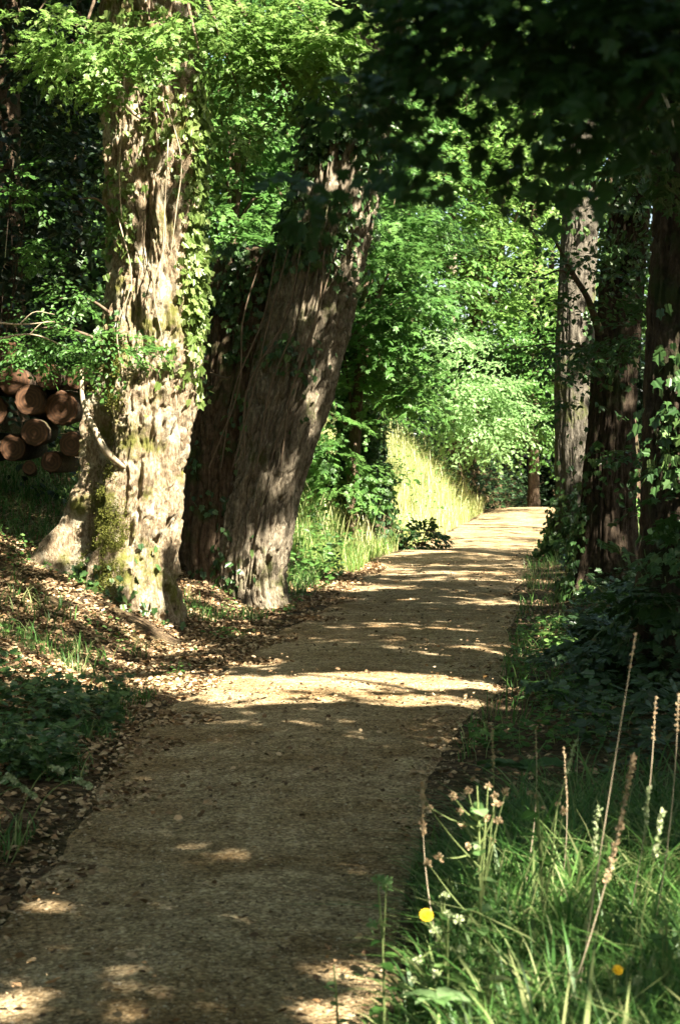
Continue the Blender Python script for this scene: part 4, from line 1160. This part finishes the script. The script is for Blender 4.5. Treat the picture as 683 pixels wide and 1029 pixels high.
for k in range(7):
    a_ = k * .9; limb(lb, [(bb[0], bb[1], bb[2] - .02, .008), (bb[0] + math.cos(a_) * .2, bb[1] + math.sin(a_) * .15, bb[2] + .3, .006), (bb[0] + math.cos(a_) * .45, bb[1] + math.sin(a_) * .3, bb[2] + .22, .003)], 5, 10, rough=0)
lb.build('stem', M['bark_dark'], bt)
foliage('foliage', [(bb + [0, .15, .16], (.42, .35, .20), 46)], M['dark_leaf'], bt, .22, .07, shell=.3)


# ------------------------------------------------------------------ individual plants in front
def curve_stem(base, top, bend, r0, r1, n=4):
    pts = []
    for k in range(n + 1):
        f = k / n; p = base * (1 - f) + top * f + np.asarray(bend) * math.sin(math.pi * f * .9)
        pts.append((*p, r0 * (1 - f) + r1 * f))
    return pts


def base_under(px, d):
    x = at(px, 800, d)[0]; return np.array([x, d, gh(x, d)])


m_seed = attr_mat('seed_head', [(.30, .20, .12), (.42, .30, .17), (.52, .42, .26)], .9)
m_green_stem = attr_mat('green_stem', [(.10, .16, .04), (.18, .22, .08), (.28, .27, .12)], .7)
m_yellow = attr_mat('yellow_petal', [(.50, .30, .01), (.72, .48, .02)], .5)
m_bud = attr_mat('pale_bud', [(.20, .27, .12), (.34, .40, .20), (.46, .48, .30)], .8)


def seed_grass(px0, pxt, pyt, d, label, headlen=.18, headr=.010, stem='green', bendx=.03, head=m_seed):
    b = base_under(px0, d); tp = at(pxt, pyt, d)
    t = thing('seed_stalk', b, label, 'grass stalk', 'tall grass stalks in front')
    pts = curve_stem(b, tp, (bendx, 0, .02), .0022, .0010)
    lb = Bag(); limb(lb, pts, 6, 18, .5, rough=0)
    lb.build('stem', m_green_stem if stem == 'green' else M['dry_twig'], t)
    C = catmull(pts, 60)[:, :3]; ln = np.linalg.norm(tp - b); k0 = int(60 * (1 - headlen / ln)); k0 = max(5, min(k0, 56))
    n = int(headlen * 900); i = rng.integers(k0, 60, n)
    P = C[i] + rng.normal(0, headr * .25, (n, 3))
    up = unit(C[-1] - C[k0])
    D = unit(up + rng.normal(0, .45, (n, 3)))
    leaves_obj('seed_head', P, D, rng.normal(size=(n, 3)), rng.uniform(.6, 1.3, n) * headr * .85, T_SIMPLE, head, t)
    return t


seed_grass(575, 638, 640, 5.0, 'tallest thin grass stalk, near the right edge trunk', .10, .006, 'dry', .0)
seed_grass(545, 632, 765, 4.7, 'brown grass stalk with a long dense head below the tallest stalk', .34, .012, 'dry', .03)
seed_grass(640, 678, 700, 5.2, 'brown stalk at the right edge leaning right', .12, .007, 'dry')
seed_grass(615, 655, 705, 5.4, 'thin brown stalk behind the dense-headed one', .12, .007, 'dry')
seed_grass(505, 578, 748, 5.2, 'straight pale green spike leaning right over the near grass', .10, .010, 'green', .0, m_bud)
seed_grass(555, 563, 755, 5.9, 'short upright brown stalk in the middle of the near grass', .2, .006, 'dry')
seed_grass(520, 535, 735, 6.2, 'thin upright stalk left of the pale green spike', .1, .006, 'dry')
seed_grass(478, 491, 735, 6.0, 'dark thin stalk rising beside the path', .14, .008, 'green')
seed_grass(452, 428, 790, 5.4, 'brown drooping stalk at the path edge', .16, .012, 'dry', -.03)
seed_grass(600, 662, 820, 4.6, 'short green spike low at the right edge', .12, .012, 'green', .02, m_bud)
seed_grass(585, 600, 815, 5.0, 'pale feathery spike in the grass centre', .14, .011, 'green', 0, m_bud)
seed_grass(625, 650, 795, 5.0, 'pale leaning spike beside the dense-headed stalk', .14, .01, 'green', .01, m_bud)
for k, (a_, b_, c_, lab) in enumerate(((-30, 35, 800, 'lowest drooping pale seed head at the left edge'), (-20, 15, 785, 'drooping seed head at the left edge just above the lowest'), (20, 90, 790, 'longest drooping seed head reaching over the dark left bank'), (15, 62, 775, 'topmost drooping seed head on the dark left bank'))):
    d = 7.2; b = base_under(a_ - 10, d); tp = at(b_, c_, d)
    t = thing('drooping_seed_stalk', b, lab, 'grass stalk', 'drooping grass heads at the left edge')
    pts = [(*b, .003), (*(b * .6 + tp * .4 + [0, 0, .12]), .0025), (*(b * .25 + tp * .75 + [0, 0, .10]), .002), (*tp, .0012)]
    lb = Bag(); limb(lb, pts, 5, 14, .4, rough=0); lb.build('stem', m_green_stem, t)
    C = catmull(pts, 60)[:, :3]; n = 150; i = rng.integers(44, 60, n)
    leaves_obj('seed_head', C[i] + rng.normal(0, .003, (n, 3)), unit(C[-1] - C[44] + rng.normal(0, .05, (n, 3))), rng.normal(size=(n, 3)), rng.uniform(.010, .018, n), T_SIMPLE, m_bud, t)


def blossom(c, r, root, name='flower', petals=14):
    a = np.linspace(0, 6.283, petals, endpoint=False)
    up = unit(np.array([.1, -.7, .6])); X = unit(np.cross(up, [0, 0, 1.])); Y = np.cross(up, X)
    P, D, N, S = [], [], [], []
    for k, rr in ((0, 1.0), (1, .75), (2, .45)):
        for q in a:
            dv = X * math.cos(q + k * .2) + Y * math.sin(q + k * .2) + up * (.25 + .5 * k)
            P.append(c); D.append(dv); N.append(up); S.append(r * rr)
    return leaves_obj(name, np.array(P), np.array(D), np.array(N), np.array(S), T_SIMPLE, m_yellow, root)


def ball(c, r, n=60):
    r = r * .62
    v = unit(rng.normal(size=(n, 3))); v2 = v * [1, 1, .7] + [0, 0, .35]
    return c + v * r * rng.uniform(.1, 1.0, (n, 1)), v2, rng.normal(size=(n, 3)), r * rng.uniform(.3, 1.1, n)


def herb(px0, pxt, pyt, d, label, heads, flower=None, leafn=26, mat=None, cat='plant', name='sow_thistle', headr=.016, headmat=None, leafsize=.06):
    """a branching weed: stem, leaves, heads at pixel places"""
    b = base_under(px0, d); tp = at(pxt, pyt, d)
    t = thing(name, b, label, cat)
    lb = Bag(); main = curve_stem(b, tp, (.01, 0, 0), .005, .002); limb(lb, main, 7, 18, .4, rough=0)
    C = catmull(main, 40)[:, :3]
    PP, DD, NN, SS = [], [], [], []
    for hx, hy in heads:
        e = at(hx, hy, d + rng.normal(0, .05)); s0 = C[int(rng.uniform(14, 34))]
        limb(lb, [(*s0, .003), (*((s0 + e) / 2 + [0, 0, -.01]), .002), (*e, .0015)], 5, 8, .4, rough=0)
        p, dv, nn, ss = ball(e, headr * rng.uniform(.7, 1.2)); leaves_obj('seed_head', p, dv, nn, ss, T_SIMPLE, headmat or m_bud, t)
    lb.build('stem', m_green_stem, t)
    i = rng.integers(2, 36, leafn); a = rng.uniform(0, 6.283, leafn)
    D = np.stack([np.cos(a), np.sin(a), rng.uniform(-.2, .6, leafn)], 1)
    leaves_obj('foliage', C[i], D, unit(np.array([0, 0, 1.]) + rng.normal(0, .3, (leafn, 3))), leafsize * rng.uniform(.5, 1.3, leafn), T_SIMPLE, mat or M['mid_leaf'], t)
    if flower:
        for f in flower:
            c = at(*f, d - .03); lb2 = Bag()
            blossom(c, .020 if f[1] < 950 else .014, t)
            o = Bag(); limb(o, [(*C[26], .003), (*((C[26] + c) / 2), .002), (*(c + [0, .004, -.004]), .002)], 5, 8, .4, rough=0); o.build('flower_stalk', m_green_stem, t)
    return t


herb(452, 440, 900, 4.9, 'weed with one large yellow flower and pale buds at the path edge', [(437, 935), (443, 950), (438, 978), (420, 965), (450, 918), (447, 900), (415, 985), (432, 1000), (460, 925), (463, 955), (408, 998)], flower=[(428, 920)], headr=.016)
herb(385, 378, 885, 4.9, 'pale green thistly plant standing alone on the gravel edge', [(380, 885), (388, 888), (373, 930)], leafn=12, headr=.022, headmat=M['pale_leaf'], leafsize=.05)
herb(480, 478, 790, 5.3, 'branching weed with brown fluffy seed heads beside the path', [(425, 803), (432, 812), (455, 800), (470, 795), (490, 790), (497, 800), (500, 808), (478, 815), (488, 822), (465, 830), (440, 862), (430, 868), (470, 850), (495, 845), (500, 825), (462, 815), (508, 795)], leafn=30, headr=.015, headmat=m_seed, mat=M['pale_leaf'])
herb(545, 538, 795, 5.4, 'smaller brown-headed weed behind the pale green spike', [(532, 797), (538, 800), (560, 808), (545, 812), (566, 815)], leafn=14, headr=.012, headmat=m_seed)
herb(605, 615, 985, 4.4, 'weed with a small yellow flower deep in the near grass', [(577, 980), (640, 985), (600, 1000)], flower=[(620, 975)], headr=.014)
herb(480, 488, 960, 4.5, 'yellowing leafy weed in the near grass by the path', [(486, 985), (500, 960)], leafn=34, mat=M['dry_grass'], headr=.010)
herb(336, 334, 970, 4.6, 'tiny green seedling growing on the gravel', [], leafn=12, leafsize=.03, mat=M['pale_leaf'])
herb(660, 668, 925, 4.6, 'green weed with round buds at the right edge', [(668, 925), (665, 930), (640, 945), (678, 945)], leafn=30, headr=.012, headmat=M['pale_leaf'])


def broad_leaf(px, py, d, size, tilt, label, mat, yaw=0, n=5, cat='plant'):
    x, _, z = at(px, py, d); b = np.array([x, d, gh(x, d)])
    t = thing('dock_plant', b, label, cat)
    a = yaw + np.linspace(-2.2, 2.2, n); c = np.array([x, d, max(z, b[2] + .05)])
    bag = Bag()
    for q in a:
        U = np.linspace(0, 1, 9); W = np.linspace(-1, 1, 7)
        u, v = np.meshgrid(U, W, indexing='ij')
        wd = np.sin(math.pi * np.clip(u, .02, .98) ** .8) * .34
        X = u * math.cos(q); L = size * rng.uniform(.7, 1.1)
        px_ = np.array([math.cos(q), math.sin(q) * .8, tilt]); sx = np.array([-math.sin(q), math.cos(q), .1])
        V = c + L * (u[..., None] * px_ + (v * wd)[..., None] * sx + (-.45 * u ** 2 + .08 * np.abs(v) + .015 * np.sin(u * 22))[..., None] * np.array([0, 0, 1.]))
        V = V.reshape(-1, 3); i = np.arange(8)[:, None]; j = np.arange(6)[None]
        F = np.stack([i * 7 + j, i * 7 + j + 1, (i + 1) * 7 + j + 1, (i + 1) * 7 + j], -1).reshape(-1, 4)
        bag.add(V, F, float(rng.random()))
    bag.build('leaf', mat, t)
    lb = Bag(); limb(lb, [(*(b - [0, 0, .02]), .008), (*c, .005)], 6, 4, rough=0); lb.build('stem', m_green_stem, t)


broad_leaf(524, 775, 8.2, .22, .5, 'dark plant with broad drooping leaves behind the near grass', M['dark_leaf'], yaw=-1.4)
broad_leaf(440, 1005, 4.3, .09, .4, 'pale plant with broad crinkled leaves at the bottom edge', M['pale_leaf'], yaw=-1.4)
broad_leaf(545, 640, 15, .14, .6, 'small sunlit leafy plant on the right verge', M['bright_leaf'], yaw=-1.2)

# bare twigs at the left edge and sticks on the ground
for pts, lab in ((((-20, 322), (20, 326), (55, 323)), 'upper bare twig reaching in from the left edge'), (((-20, 345), (30, 336), (70, 350)), 'lower bare twig reaching in from the left edge')):
    P = [at(px, py, 15.2) for px, py in pts]
    t = thing('bare_twig', P[0], lab, 'twig'); lb = Bag()
    limb(lb, [(*P[0], .010), (*P[1], .008), (*P[2], .003)], 6, 14)
    lb.build('stem', M['dry_twig'], t); lb = Bag()
    limb(lb, [(*P[1], .005), (*(P[1] + [.12, 0, .1]), .004), (*(P[1] + [.28, 0, .08]), .002)], 5, 8); lb.build('side_twig', M['dry_twig'], t)
for (x0, y0, x1, y1, r), lab in (((268, 845, 300, 858, .006), 'thin pale stick lying on the shaded gravel'), ((385, 690, 420, 700, .008), 'short stick in the bright band on the path'), ((30, 740, 75, 735, .012), 'stick lying among the leaves low on the left bank'), ((175, 725, 205, 722, .008), 'twig at the left edge of the path below the bright band')):
    a_, b_ = hit(x0, y0), hit(x1, y1); a_ = a_ + [0, 0, .015]; b_ = b_ + [0, 0, .015]; mid = (a_ + b_) / 2 + [0, .02, .008]
    V, F, tri, g = tube([(*a_, r), (*mid, r * .9), (*b_, r * .4)], 7, 16, bark(r * .2, 2, 2, r * .4, 2, 3))
    tag(mesh('fallen_stick', V - 0, [F, tri], M['dry_twig'], None, True), lab, 'stick', 'fallen sticks')
